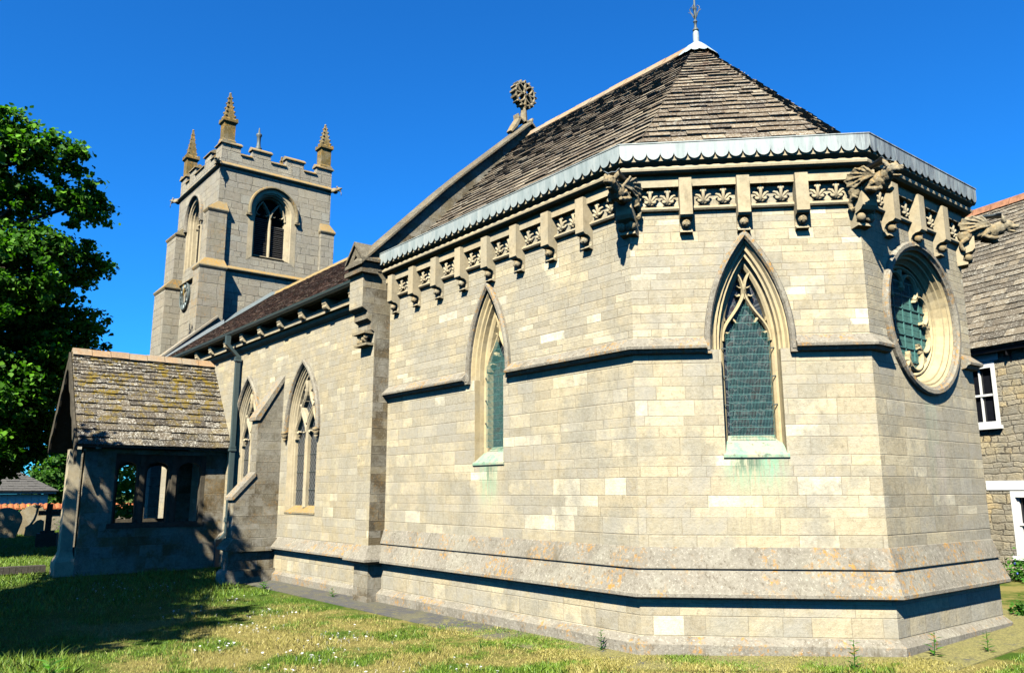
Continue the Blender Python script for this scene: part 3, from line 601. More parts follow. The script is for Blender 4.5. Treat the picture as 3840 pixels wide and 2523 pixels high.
# corner brackets under the gargoyles
def corner_frame(i):
    c = [(0, 0), (K2, K2), (K2, K2+SB)][i]; a = -PI/2+PI/8+i*PI/4; nx, ny = math.cos(a), math.sin(a); return frame(c[0], c[1], -ny, nx, nx, ny)
for i in range(3):
    G = corner_frame(i); mb = MB()
    prof_box(mb, G, -.10, .10, [(-.06, 5.3), (.19, 5.3), (.19, 4.86), (.15, 4.82), (.05, 4.79), (.03, 4.70), (.09, 4.672), (.09, 4.645), (-.06, 4.63)])
    cb = mb.build('corner_bracket', 'trim', church, bevel=.004); mb = MB()
    for s_ in (-1, 1): mb.ball(G(s_*.062, .10, 4.735), (.052, .052, .055), 12, 9)
    mb.build('ball_flower', 'gstone', cb, smooth=True)
def gargoyle(i):
    G = corner_frame(i); Z = 5.09; o_ = G(0, 0, 0); ex = (G(0, 1, 0)-o_); ey = -(G(1, 0, 0)-o_); rot = Matrix((ex, ey, Vector((0, 0, 1)))).transposed()
    K8 = .84; P = lambda x, y, z: o_+rot @ (Vector((x, y, z))*K8)+Vector((0, 0, Z)); mb = MB()
    el = lambda x, y, z, r, rx=None: mb.ball(P(x, y, z), tuple(a*K8 for a in r), 14, 10, rot if rx is None else rot @ rx)
    Ry = lambda a: Matrix.Rotation(a, 3, 'Y')
    el(.24, 0, 0, (.30, .115, .13), Ry(-.05)); el(.45, 0, -.02, (.15, .12, .13)); el(.58, 0, .02, (.13, .085, .10), Ry(-.3))
    el(.70, 0, .05, (.10, .078, .088)); el(.785, 0, .015, (.085, .055, .038), Ry(.15)); el(.76, 0, -.055, (.075, .04, .018), Ry(.35)); el(.85, 0, .03, (.025, .032, .022))
    for s_ in (-1, 1):
        el(.735, s_*.05, .085, (.035, .022, .02)); el(.745, s_*.052, .062, (.014, .014, .014))
        mb.tube([P(.67, s_*.055, .10), P(.655, s_*.085, .155), P(.645, s_*.10, .205)], [.030, .028, .006], 8)           # ear
        el(.10, s_*.13, -.06, (.105, .065, .11), Ry(.4)); mb.tube([P(.13, s_*.15, -.12), P(.03, s_*.165, -.20), P(.05, s_*.165, -.29), P(.085, s_*.16, -.31)], [.045, .03, .026, .03], 8)
        mb.tube([P(.44, s_*.09, -.03), P(.36, s_*.13, -.11), P(.50, s_*.10, -.16), P(.56, s_*.085, -.15)], [.05, .042, .03, .026], 8)
        # wing: membrane swept back from the shoulder with ribs
        root = (.46, s_*.095, .06); tips = [(.36, s_*.17, .215), (.22, s_*.20, .235), (.08, s_*.215, .20), (-.01, s_*.215, .12), (.04, s_*.20, .02), (.17, s_*.18, -.03)]
        for a, b in zip(tips, tips[1:]):
            m_ = [(a[k]+b[k])/2*.93+root[k]*.07 for k in range(3)]; ys = .016
            for tri in ((root, a, m_), (root, m_, b)):
                A = [P(p[0], p[1]-s_*ys, p[2]) for p in tri]; B_ = [P(p[0], p[1]+s_*ys*.6, p[2]) for p in tri]; mb.loft([A, B_])
        for t_ in tips: mb.tube([P(*root), P(*[(root[k]+t_[k])/2+(0, s_*.02, .012)[k] for k in range(3)]), P(*t_)], [.022, .016, .010], 6)
    g = mb.build('gargoyle', 'gstone', church, smooth=True)
    r = g.modifiers.new('r', 'REMESH'); r.mode = 'VOXEL'; r.voxel_size = .0068; r.use_smooth_shade = True
    tx = bpy.data.textures.new('erosion', 'CLOUDS'); tx.noise_scale = .05; d = g.modifiers.new('d', 'DISPLACE'); d.texture = tx; d.strength = .018; d.texture_coords = 'GLOBAL'
    g['label'] = ['winged stone gargoyle seen head on, in shadow under the copper gutter', 'winged stone gargoyle with pricked ears and a snout, in profile', 'winged stone gargoyle with ribbed bat wing reaching out over the cottage roof'][i]
    # lead spout lying on its back
    mb = MB(); n = 7; rings = []
    for x, wd, sag in ((.02, .06, .03), (.3, .07, .035), (.52, .085, .04), (.64, .12, .05)):
        rings.append([P(x, wd*math.cos(PI*j/(n-1)), .255-.02*x-sag*math.sin(PI*j/(n-1))+(.02*(j % 2) if x > .6 else 0)) for j in range(n)])
    mb.loft(rings, closed=False, caps=False); sp = mb.build('lead_spout', 'lead', g); m = sp.modifiers.new('s', 'SOLIDIFY'); m.thickness = .008
for i in range(3): gargoyle(i)
# scalloped copper gutter
mb = MB(); dd = .248; mit = []
for i in range(len(CPATH)-1):
    a, b = Vector(CPATH[i]), Vector(CPATH[i+1]); e = (b-a).normalized(); nr = Vector((e.y, -e.x)); ext = dd*math.tan(PI/8)
    a2 = a+nr*dd-(e*ext if False else Vector((0, 0))); s0 = 0 if i == 0 else -0
    A = a+nr*dd+(-e*ext if i > 0 else Vector((0, 0))); B_ = b+nr*dd+(e*ext if i < len(CPATH)-2 else Vector((0, 0)))
    L = (B_-A).length; n = max(1, round(L/.159)); w = L/n
    for k in range(n):
        c = A+e*(k+.5)*w; pts = [(-w/2, 5.695), (-w/2, 5.585)]+[(-w/2*math.cos(PI*j/10), 5.585-.088*math.sin(PI*j/10)) for j in range(1, 10)]+[(w/2, 5.585), (w/2, 5.695)]
        mb.add([(c.x+e.x*u, c.y+e.y*u, z) for u, z in pts], [tuple(range(len(pts)))])
sc = mb.build('copper_gutter', 'copper', church); m = sc.modifiers.new('s', 'SOLIDIFY'); m.thickness = .007; m.offset = 1
mb = MB(); sweep(mb, CPATH, [(.236, 5.60), (.236, 5.700), (.262, 5.700), (.262, 5.712), (.10, 5.705), (.10, 5.64)], closed_prof=True); mb.build('gutter_lip', 'copper', sc)
# chancel roof
CX, CY, ZR, ZE, DE = -1.3263, 3.2021, 8.93, 5.61, -.08
mb = MB(); apo = CY+DE; sl = math.hypot(apo, ZR-ZE); ch, sh = apo/sl, (ZR-ZE)/sl; half = apo*math.tan(PI/8)
for i in range(5):
    a = -PI/2+i*PI/4; nx, ny = math.cos(a), math.sin(a); ex, ey = -ny, nx
    base = Vector((CX+nx*apo, CY+ny*apo, ZE)); up = Vector((-nx*ch, -ny*ch, sh)); e = Vector((ex, ey, 0))
    if i == 0: fac = [(-(CX+5.66), 0), (-.0+half, 0), (0, sl), (-(-CX-(-5.66))*1.0 if False else -(CX+5.66), sl)]
    elif i == 4: fac = [(-half, 0), (CX+5.66, 0), (CX+5.66, sl), (0, sl)]
    else: fac = [(-half, 0), (half, 0), (0, sl)]
    slates(mb, base, e, up, fac, .19, .095, .30, .17, thick=.028, jit=.004)
mb.build('chancel_roof', 'slate', church)
mb = MB()   # solid underside so that no light passes
rim = [(CX+apo/math.cos(PI/8)*math.cos(-PI/2+PI/8+k*PI/4), CY+apo/math.cos(PI/8)*math.sin(-PI/2+PI/8+k*PI/4), ZE-.03) for k in range(4)]
w0_, w1_ = (-5.66, CY-apo, ZE-.03), (-5.66, CY+apo, ZE-.03); r1_, r2_ = (-5.66, CY, ZR-.03), (CX, CY, ZR-.03)
vs = [w0_]+rim+[w1_, r1_, r2_]; mb.add(vs, [(0, 1, 7, 6), (1, 2, 7), (2, 3, 7), (3, 4, 7), (4, 5, 6, 7), (0, 6, 5), (5, 4, 3, 2, 1, 0)]); mb.build('roof_deck', 'void', church)
def ridge(x0, x1, y, z, mat, ln=.45, r=.075, axis='x', name='ridge_tiles', parent=None, w=.16):
    mb = MB(); n = max(1, round(abs(x1-x0)/ln)); st = (x1-x0)/n
    for i in range(n):
        a, b = x0+i*st+.006*np.sign(st), x0+(i+1)*st-.006*np.sign(st); prof = [(-w, -w*.85), (-r*.7, -.01), (-r*.35, .035), (r*.35, .035), (r*.7, -.01), (w, -w*.85), (w-.02, -w*.85-.03), (0, -.06), (-w+.02, -w*.85-.03)]
        dz = random.uniform(-.006, .006)
        mb.loft([[(t, y+p, z+h+dz) if axis == 'x' else (y+p, t, z+h+dz) for p, h in prof] for t in (a, b)])
    return mb.build(name, mat, parent or church)
ridge(-5.62, -1.5, CY, 8.96, 'terra_l')
# lead cap and iron finial
mb = MB()
for k in range(8):
    a0, a1 = k*PI/4-PI/8, k*PI/4+PI/8; rr, zz = .34, 8.96-.34*.96
    P0 = Vector((CX, CY, 9.03)); pts = []
    for j in range(9):
        t = j/8; a = Vector((math.cos(a0), math.sin(a0), 0)).lerp(Vector((math.cos(a1), math.sin(a1), 0)), t); sc_ = 1+.14*abs(math.sin(t*2*PI)); pts.append(Vector((CX, CY, 0))+a*rr*sc_+Vector((0, 0, 9.01-rr*sc_*.96+.03)))
    md = [P0.lerp(p, .45)+Vector((0, 0, .03)) for p in pts]
    for j in range(8): mb.add([P0, md[j], md[j+1]], [(0, 1, 2)]); mb.add([md[j], pts[j], pts[j+1], md[j+1]], [(0, 1, 2, 3)])
mb.lathe((CX, CY, 0), [(.05, 8.95), (.05, 9.17), (.035, 9.2), (.0, 9.2)], 10)
cap = mb.build('lead_cap', 'tcop', church, smooth=False)
mb = MB(); mb.lathe((CX, CY, 0), [(.02, 9.19), (.05, 9.205), (.052, 9.23), (.03, 9.26), (.022, 9.28), (.024, 9.36), (.036, 9.37), (.036, 9.385), (.016, 9.40), (.014, 10.5), (0, 10.55)], 8)
def scroll(zb, s1, ang):
    for k in range(4):
        a = k*PI/2+ang; c_, s_ = math.cos(a), math.sin(a); pts = [(.012, 0), (.03, .09), (.075, .16), (.085, .21), (.055, .245), (.025, .225), (.025, .195), (.045, .185)]
        mb.tube([(CX+p*s1*c_, CY+p*s1*s_, zb+h*s1) for p, h in pts], [.007]*7+[.004], 5)
        mb.tube([(CX+p*s1*c_, CY+p*s1*s_, zb+h*s1) for p, h in [(.01, 0), (.04, .07), (.065, .13), (.11, .16)]], .006, 5)
scroll(9.42, 1., .35); scroll(9.80, 1., .35); mb.build('iron_finial', 'iron', church, smooth=True)

# ------------------------------------------------------------------ chancel gable
GX0, GX1 = -6.12, -5.65
mb = MB(); AP = (3.2021, 9.13); m2 = 2*CY
def gab(y): return m2-y
out = [(-.29, -.2), (-.29, 4.33), (-.36, 4.36), (-.36, 4.50), (-.44, 4.55), (-.44, 4.68), (-.54, 4.74), (-.54, 5.60), (1.25, 7.36), AP, (gab(1.25), 7.36), (gab(-.54), 5.60), (gab(-.54), 4.74), (gab(-.29), 4.33), (gab(-.29), -.2)]
for X_, fl in ((GX1, 0), (GX0, 1)):
    pts = [Vector((y, z, 0)) for y, z in out]; tr = tessellate_polygon([pts]); mb.add([(X_, y, z) for y, z in out], [tuple(t) for t in tr], uv=[(y+50, z) for y, z in out])
for a, b in zip(out, out[1:]): mb.add([(GX0, *a), (GX1, *a), (GX1, *b), (GX0, *b)], [(0, 1, 2, 3)], uv=[(60, a[1]), (60.47, a[1]), (60.47, b[1]), (60, b[1])])
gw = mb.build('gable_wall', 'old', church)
# south face of the same wall, coloured paler for the sun on it
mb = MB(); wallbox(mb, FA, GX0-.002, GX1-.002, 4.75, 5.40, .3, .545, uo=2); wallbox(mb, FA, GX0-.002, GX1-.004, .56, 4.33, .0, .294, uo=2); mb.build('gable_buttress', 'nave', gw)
mb = MB(); P_ = lambda x, y, z: (x, y, z); x0, x1 = -6.2, -5.575
for s_ in (0, 1):
    Y = (lambda y: y) if s_ == 0 else gab
    K_ = [(-.62, 5.52), (1.25, 7.42), (3.2021, 9.20)]; segn = 9
    kp = lambda t: (lambda y: (y, float(np.interp(y, [k_[0] for k_ in K_], [k_[1] for k_ in K_]))))(-.62+3.8221*t)
    for k in range(segn):
        t0, t1 = k/segn, (k+1)/segn-.0025; p, q_ = kp(t0), kp(t1)
        mb.loft([[(x0, Y(p_[0]), p_[1]-.05), (x1, Y(p_[0]), p_[1]-.05), (x1, Y(p_[0]), p_[1]-.005), ((x0+x1)/2, Y(p_[0]), p_[1]+.05), (x0, Y(p_[0]), p_[1]-.005)] for p_ in (p, q_)])
mb.build('gable_coping', 'dweath', gw)
mb = MB()  # kneeler gablet
mb.box(x0, x1, -.62, -.30, 5.33, 5.40); zc_ = 5.40
for xx0, xx1, y0, yy in ((x0+.04, x1-.06, -.57, -.28),):
    xx0 += .0; g_o = [(xx0, zc_), (xx1, zc_), (xx1, 5.58), ((xx0+xx1)/2, 5.88), (xx0, 5.58)]; hl = [((xx0+xx1)/2-.11, 5.46), ((xx0+xx1)/2+.11, 5.46), ((xx0+xx1)/2+.11, 5.56), ((xx0+xx1)/2, 5.70), ((xx0+xx1)/2-.11, 5.56)]
    panel(mb, FA, g_o, [hl], d=-y0); ribbon(mb, FA, [(hl, -y0), (hl, -y0-.09)], closed=True); panel(mb, FA, hl, d=-y0-.09)
    for a, b in zip(g_o, g_o[1:]+g_o[:1]): mb.add([(a[0], y0, a[1]), (a[0], yy+.25, a[1]), (b[0], yy+.25, b[1]), (b[0], y0, b[1])], [(0, 1, 2, 3)])
    for s_ in (-1, 1):
        xa, xb = (xx0+xx1)/2, (xx0+xx1)/2+s_*.32; mb.loft([[(xa, y, 5.93), (xb, y, 5.59), (xb, y, 5.54), (xa, y, 5.87)] for y in (y0-.04, yy+.15)])
mb.build('kneeler_gablet', 'dweath', gw)
mb = MB()
for k in range(14): mb.ball((random.uniform(-6.05, -5.72), -.36-random.uniform(0, .05), random.uniform(4.16, 4.30)), random.uniform(.025, .05), 7, 5)
mb.box(-6.1, -5.67, -.44, -.29, 4.10, 4.14); mb.box(-6.1, -5.67, -.48, -.29, 4.30, 4.345); mb.build('foliage_corbel', 'gstone', gw, smooth=False)
# pierced wheel cross on the gable apex
FX = frame(-5.86, 0, 0, 1, 1, 0); mb = MB(); yc, zc = CY, 9.90; d0, d1 = -.075, .075
def tbar(pts, w, closed=False):
    n = len(pts); rings = []
    for i, (u, z) in enumerate(pts):
        a = pts[(i-1) % n] if closed or i else pts[0]; b = pts[(i+1) % n] if closed or i < n-1 else pts[-1]; t = Vector((b[0]-a[0], b[1]-a[1])).normalized(); m = Vector((-t.y, t.x)); ww = w[i] if isinstance(w, list) else w
        rings.append([FX(u+m.x*ww*s_, dd, z+m.y*ww*s_) for s_, dd in ((-.5, d0), (-.5, d1*.7), (-.25, d1), (.25, d1), (.5, d1*.7), (.5, d0))])
    if closed: rings.append(rings[0])
    mb.loft(rings, caps=not closed)
tbar([(yc+.255*math.sin(2*PI*i/24), zc+.255*math.cos(2*PI*i/24)) for i in range(24)], .045, True)
for k in range(4):
    a = k*PI/2; rt = lambda u, z: (yc+u*math.cos(a)+z*math.sin(a), zc-u*math.sin(a)+z*math.cos(a))
    tbar([rt(0, 0), rt(0, .12), rt(0, .30)], [.075, .05, .06])
    for s_ in (-1, 1): tbar([rt(s_*x, z) for x, z in bez((0, .05), (.02, .17), (.13, .16), (.15, .23), n=5)], .04)
for k in range(16):
    a = 2*PI*k/16; tbar([(yc+r*math.sin(a), zc+r*math.cos(a)) for r in (.26, .315)], [.06, .035])
mb.cyl((-5.86, yc, 9.28), (-5.86, yc, 9.68), .085, .055, 8)
for s_ in (-1, 1): tbar([(yc+s_*x, z) for x, z in ((.38, 8.95), (.25, 9.12), (.14, 9.32), (.03, 9.27))], [.06, .12, .10, .08]); tbar([(yc+s_*.17, 9.30), (yc+s_*.2, 9.40)], [.08, .05])
mb.build('gable_cross', 'gstone', church)

# ------------------------------------------------------------------ nave
NX0 = -18.65; NWZ = 5.28
def nloops(uc, **k): return k
NW = dict(zs=2.92, rise0=1.40, w0=.79)
def narch(w, zb, uc): return arch(w, NW['zs'], NW['rise0'], NW['w0'], zb, uc, n=10)
mb = MB(); NU = [-9.02, -12.02]
panel(mb, FA, [(NX0, .56), (GX0, .56), (GX0, NWZ), (NX0, NWZ)], [narch(.70, 1.27, u) for u in NU])
nave = mb.build('nave_wall', 'nave', church); mb = MB(); panel(mb, frame(0, 6.404, -1, 0, 0, 1), [(6.12, -.2), (18.65, -.2), (18.65, NWZ), (6.12, NWZ)], uo=70); mb.build('north_wall', 'nave', church)
mb = MB(); wallbox(mb, FA, NX0, GX0, -.2, .50, -.3, .035, uo=3); mb.build('plinth_wall', 'nave', nave)
mb = MB(); sweep(mb, [(NX0, 0), (-10.38, 0)], [(0, .76), (.147, .575), (.155, .565), (.155, .53), (.02, .49)][::-1], closed_prof=False); sweep(mb, [(-10.08, 0), (GX0, 0)], [(0, .76), (.147, .575), (.155, .565), (.155, .53), (.02, .49)][::-1], closed_prof=False)
sweep(mb, [(GX0-.0, -.28), (GX0, -.294), (GX1, -.294), (GX1, -.02)], [(0, .80), (.13, .60), (.14, .585), (.14, .55), (.02, .50)][::-1], closed_prof=False)
mb.build('plinth_weathering', 'weath', nave)
mb = MB(); sweep(mb, [(-10.1, 0), (GX0, 0)], [(.10, -.3), (.10, .03), (.03, .09)], closed_prof=False); mb.build('plinth_footing', 'weath', nave)
for u in NU:
    mb = MB(); lo = [(.70, 0, 1.27), (.68, 0, 1.27), (.665, -.03, 1.29), (.645, -.03, 1.29), (.63, -.06, 1.31), (.61, -.065, 1.31), (.595, -.10, 1.34), (.57, -.11, 1.34), (.56, -.17, 1.38)]
    ribbon(mb, FA, [(narch(w, zb, u), d) for w, d, zb in lo]); win = mb.build('traceried_window', 'trim', church)
    mb = MB(); ribbon(mb, FA, [(narch(w, 2.86, u), d) for w, d in ((.79, 0), (.79, .05), (.77, .08), (.73, .08), (.705, .04), (.70, -.01))]); mb.build('hood_mould', 'weath', win)
    for s_ in (-1, 1):
        mb = MB(); c = FA(u+s_*.745, .06, 2.80); mb.ball(c, (.06, .06, .075), 10, 8); mb.ball(c+Vector((0, -.055, .0)), (.018, .02, .02), 6, 5); mb.ball(c+Vector((0, -.02, .05)), (.068, .06, .045), 10, 6)
        for t in (-1, 1): mb.ball(c+Vector((t*.024, -.048, .015)), .011, 6, 5)
        mb.lathe(c-Vector((0, 0, .09)), [(0, -.05), (.025, -.02), (.045, .03)], 8); mb.build('carved_head', 'gstone', win, smooth=True)
    mb = MB(); prof_box(mb, FA, u-.70, u+.70, [(-.2, 1.33), (-.2, 1.395), (-.15, 1.39), (.015, 1.26), (.015, 1.23), (-.05, 1.2)]); mb.build('sill', 'lich' if u == NU[0] else 'weath', win)
    mb = MB(); panel(mb, FA, narch(.57, 1.38, u), d=-.165); mb.build('glass', 'lattice', win)
    mb = MB(); d0, d1 = -.165, -.06; L = lambda pts: [(u+a*1.1, b) for a, b in pts]
    bar(mb, FA, L([(0, 1.36), (0, 2.85)]), .10, d0, d1)
    for s_ in (-1, 1):
        bar(mb, FA, L(bez((0, 2.70), (0, 3.0), (s_*.10, 3.02), (s_*.25, 3.30), n=8)), .065, d0, d1); bar(mb, FA, L(bez((s_*.5, 2.72), (s_*.5, 3.0), (s_*.36, 3.02), (s_*.25, 3.30), n=8)), .06, d0, d1)
        bar(mb, FA, L(bez((s_*.25, 3.28), (s_*.30, 3.42), (s_*.02, 3.50), (s_*.06, 3.78), (s_*.10, 3.9), n=9)), .055, d0, d1)
        bar(mb, FA, L(bez((s_*.02, 3.02), (s_*.10, 3.25), (s_*.22, 3.30), (s_*.30, 3.42), n=6)), .05, d0, d1)
        for cx_, cz_, s2 in ((s_*.06, 2.86, 1), (s_*.43, 2.86, -1)): bar(mb, FA, L([(cx_, cz_), (cx_+s_*s2*.06, cz_-.03), (cx_+s_*s2*.10, cz_)]), [.07, .04, .008], d0, d1-.02)
        bar(mb, FA, L([(s_*.22, 3.50), (s_*.14, 3.46), (s_*.10, 3.48)]), [.07, .04, .008], d0, d1-.02); bar(mb, FA, L([(s_*.16, 3.72), (s_*.09, 3.66), (s_*.06, 3.68)]), [.07, .04, .008], d0, d1-.02)
    mb.build('tracery', 'trim', win)
    for z in (1.7, 2.05, 2.4): mb = MB(); mb.cyl(FA(u-.55, -.155, z), FA(u+.55, -.155, z), .008, n=5); mb.build('saddle_bar', 'iron', win)
# eaves: string, brackets, soffit, gutter
mb = MB(); prof_box(mb, FA, NX0, GX0, [(0, 4.94), (.03, 4.945), (.09, 4.99), (.10, 5.02), (.10, 5.045), (0, 5.06)]); mb.build('eaves_string', 'trim', church)
def mk_br():
    f = lambda u, d, z: Vector((u, -d, z)); mb = MB(); prof_box(mb, f, -.085, .085, [(0, .209), (.275, .209), (.275, .12), (.262, .112), (.262, .05), (.24, .02), (.20, .0), (.17, .01), (.06, -.03), (0, -.03)]); return mb.build('eaves_bracket', 'trim', bevel=.005)
for k in range(12): rep('eaves_bracket', mk_br, FA, -6.64-1.09*k, 0, 5.09)
mb = MB(); mb.box(NX0, GX0, -.283, .2, 5.325, 5.355); mb.box(NX0, GX0, -.275, -.25, 5.30, 5.3251); mb.build('eaves_board', 'wood', church); mb = MB(); prof_box(mb, FA, NX0, GX0-.001, [(-.02, 5.062), (.165, 5.062), (.17, 5.165), (-.02, 5.175)], uo=2); mb.build('eaves_course', 'nave', church)
mb = MB(); mb.loft([[(x, -.285, 5.325), (x, -.36, 5.325), (x, -.385, 5.40), (x, -.37, 5.405), (x, -.35, 5.338), (x, -.295, 5.338), (x, -.295, 5.40), (x, -.285, 5.40)] for x in (NX0+.3, GX0-.01)]); mb.build('gutter', 'paint', church)
NS = math.hypot(3.6, 2.72); mb = MB(); slates(mb, (GX0-.0, -.35, 5.40), (1, 0, 0), (0, 3.6/NS, 2.72/NS), [(NX0-GX0, 0), (0, 0), (0, NS), (NX0-GX0, NS)], .13, .10, .19, .16, thick=.018)
slates(mb, (NX0, 6.8, 5.375), (-1, 0, 0), (0, -3.6/NS, 2.72/NS), [(NX0-GX0, 0), (0, 0), (0, NS), (NX0-GX0, NS)], .3, .3, .5, .5, thick=.018) if False else None
mb.add([(NX0, -.38, 5.35), (GX0, -.38, 5.35), (GX0, 3.2, 8.06), (NX0, 3.2, 8.06), (GX0, 6.78, 5.35), (NX0, 6.78, 5.35)], [(0, 1, 2, 3), (3, 2, 4, 5)], col=(.3, .3, .3)); mb.build('nave_roof', 'tile', church)
ridge(NX0-.3, GX0-.02, CY, 8.12, 'lich', ln=.5, name='ridge_tiles')
# west parapet of the nave with coping, lead flashing
mb = MB(); a, b = (-.55, 5.33), (1.3, 7.02)
mb.loft([[(x, y, z) for y, z in ((a[0], a[1]), (b[0], b[1]), (b[0], b[1]-.9), (.5, 5.2), (a[0], 5.2))] for x in (-18.95, -18.62)]); pw = mb.build('parapet_wall', 'old', church)
mb = MB(); mb.loft([[(-19.02, y, z-.02), (-18.56, y, z-.02), (-18.56, y, z+.05), (-18.79, y, z+.09), (-19.02, y, z+.05)] for y, z in (a, b)]); mb.build('coping', 'weath', pw)
mb = MB(); f_ = lambda y: 5.375+(y+.4)*2.72/3.6
mb.loft([[(-18.60, y, f_(y)+.02), (-18.55, y, f_(y)+.03), (-18.60, y, f_(y)+.16)] for y in (-.35, 1.5)]); mb.build('lead_flashing', 'lead', church); mb = MB(); mb.loft([[(-18.97, y, f_(y)+.02), (-18.60, y, f_(y)+.03), (-18.97, y, f_(y)+.14)] for y in (1.48, 3.15)]); mb.build('lead_flashing', 'lead', church)
# stepped nave buttress and rainwater pipe
mb = MB(); BX0, BX1 = -10.40, -10.07
prof_box(mb, FA, BX0, BX1, [(-.05, -.2), (.98, -.2), (.98, .50), (.93, .54), (.93, 1.52), (.52, 1.97), (.52, 3.14), (0, 3.98), (-.05, 3.98)], uo=1); bt = mb.build('nave_buttress', 'old', church)
mb = MB()
for pr in ([(.95, 1.50), (.985, 1.50), (.985, 1.56), (.53, 2.06), (.51, 1.98)], [(.50, 3.12), (.58, 3.12), (.58, 3.19), (-.01, 4.12), (-.01, 4.0)]): mb = MB(); prof_box(mb, FA, BX0-.03, BX1+.03, pr); mb.build('weathering', 'weath', bt)
mb = MB(); prof_box(mb, FA, BX0-.10, BX1+.10, [(-.02, .74), (.93, .74), (1.07, .56), (1.07, .53), (.95, .49), (-.02, .49)]); prof_box(mb, FA, BX0-.09, BX1+.09, [(.0, -.2), (1.05, -.2), (1.05, .07), (.99, .14), (0, .14)]); mb.build('buttress_plinth', 'old', bt)
mb = MB(); sq = lambda x, y, z, w=.05: [(x-w, y-w, z), (x+w, y-w, z), (x+w, y+w, z), (x-w, y+w, z)]
X_ = -12.62
mb.loft([sq(X_, -.385, 5.31, .055), sq(X_, -.385, 5.10), sq(X_+.0, -.12, 4.84), sq(X_, -.12, .95), sq(X_-.02, -.12, .75), sq(X_-.02, -.32, .52), sq(X_-.02, -.32, 0)])
rw = mb.build('rainwater_pipe', 'paint', church); mb = MB()
for z, yy in ((4.72, -.12), (2.60, -.12), (.98, -.12), (.50, -.32)): mb = MB(); mb.loft([sq(X_, yy, z, .072), sq(X_, yy, z+.05, .072), sq(X_, yy, z+.052, .06), sq(X_, yy, z+.07, .06), sq(X_, yy, z+.072, .064), sq(X_, yy, z+.11, .064)]); mb.build('pipe_collar', 'paint', rw)

# ------------------------------------------------------------------ west tower
TX0, TX1, TY0, TY1 = -23.35, -19.0, 1.2, 5.12
TE = frame(TX1, 0, 0, 1, 1, 0); TS = frame(0, TY0, 1, 0, 0, -1); TN = frame(0, TY1, -1, 0, 0, 1); TW = frame(TX0, 0, 0, -1, -1, 0)
BW = dict(zs=10.92, rise0=.87, w0=.83)
barch = lambda w, zb, u: arch(w, BW['zs'], BW['rise0'], BW['w0'], zb, u, n=9)
def merlons(a, b): return [(a, a+.62), (a+1.02, a+1.66), (b-1.70, b-1.06), (b-.58, b)]
def parap(a, b, z0=12.2, zc=12.66, zm=12.95):
    pts = [(a, z0), (b, z0)]; ms = merlons(a, b)[::-1]
    for i, (m0, m1) in enumerate(ms):
        pts += [(m1, zm), (m0, zm)]
        if i < 3: pts += [(m0, zc), (ms[i+1][1], zc)]
    return pts
mb = MB(); cE, cS = 3.05, -21.35
lowE = [(TY0, 4.5), (TY1, 4.5), (TY1, 12.2), (TY0, 12.2)]
panel(mb, TE, lowE, [barch(.66, 9.27, cE)]); panel(mb, TS, [(TX0, -.2), (TX1, -.2), (TX1, 12.2), (TX0, 12.2)], [barch(.66, 9.27, cS)], uo=10)
panel(mb, TN, [(-TX1, -.2), (-TX0, -.2), (-TX0, 12.2), (-TX1, 12.2)], [], uo=30); panel(mb, TW, [(-TY1, -.2), (-TY0, -.2), (-TY0, 12.2), (-TY1, 12.2)], [], uo=50)
tower = mb.build('tower_wall', 'tower', church)
mb = MB()
for F, a, b in ((TE, TY0, TY1), (TS, TX0, TX1), (TN, -TX1, -TX0), (TW, -TY1, -TY0)):
    o_ = parap(a, b); panel(mb, F, o_, d=.0, uo=100); panel(mb, F, o_, d=-.22, uo=120)
    for p, q_ in zip(o_, o_[1:]+o_[:1]):
        if p[0] == q_[0] and p[0] in (a, b): continue
        if p[1] == q_[1] == 12.2: continue
        mb.add([F(p[0], 0, p[1]), F(p[0], -.22, p[1]), F(q_[0], -.22, q_[1]), F(q_[0], 0, q_[1])], [(0, 1, 2, 3)], uv=[(0, p[1]), (.22, p[1]), (.22, q_[1]), (0, q_[1])])
pp = mb.build('battlement', 'tower', church)
mb = MB()
for F, a, b in ((TE, TY0, TY1), (TS, TX0, TX1), (TN, -TX1, -TX0), (TW, -TY1, -TY0)):
    ms = merlons(a, b)
    for i, (m0, m1) in enumerate(ms):
        x0_, x1_ = m0-(.05 if i else .06), m1+(.05 if i < 3 else .06)
        prof_box(mb, F, x0_, x1_, [(-.27, 12.95), (.055, 12.95), (.055, 12.985), (-.09, 13.09), (-.14, 13.09), (-.27, 13.0)])
        if i < 3: prof_box(mb, F, m1+.002, ms[i+1][0]-.002, [(-.25, 12.66), (.05, 12.66), (.05, 12.69), (-.10, 12.78), (-.25, 12.70)])
mb.build('coping', 'lich', pp)
for z, pr in ((12.2, .10), (8.72, .11)):
    mb = MB(); sweep(mb, [(TX1, TY1+.001), (TX0, TY1), (TX0, TY0), (TX1, TY0), (TX1, TY1), (TX1-.01, TY1)][0:5], [(0, z-.07), (pr*.6, z-.05), (pr, z-.005), (pr, z+.02), (0, z+.12)]); mb.build('string_course', 'lich', tower)
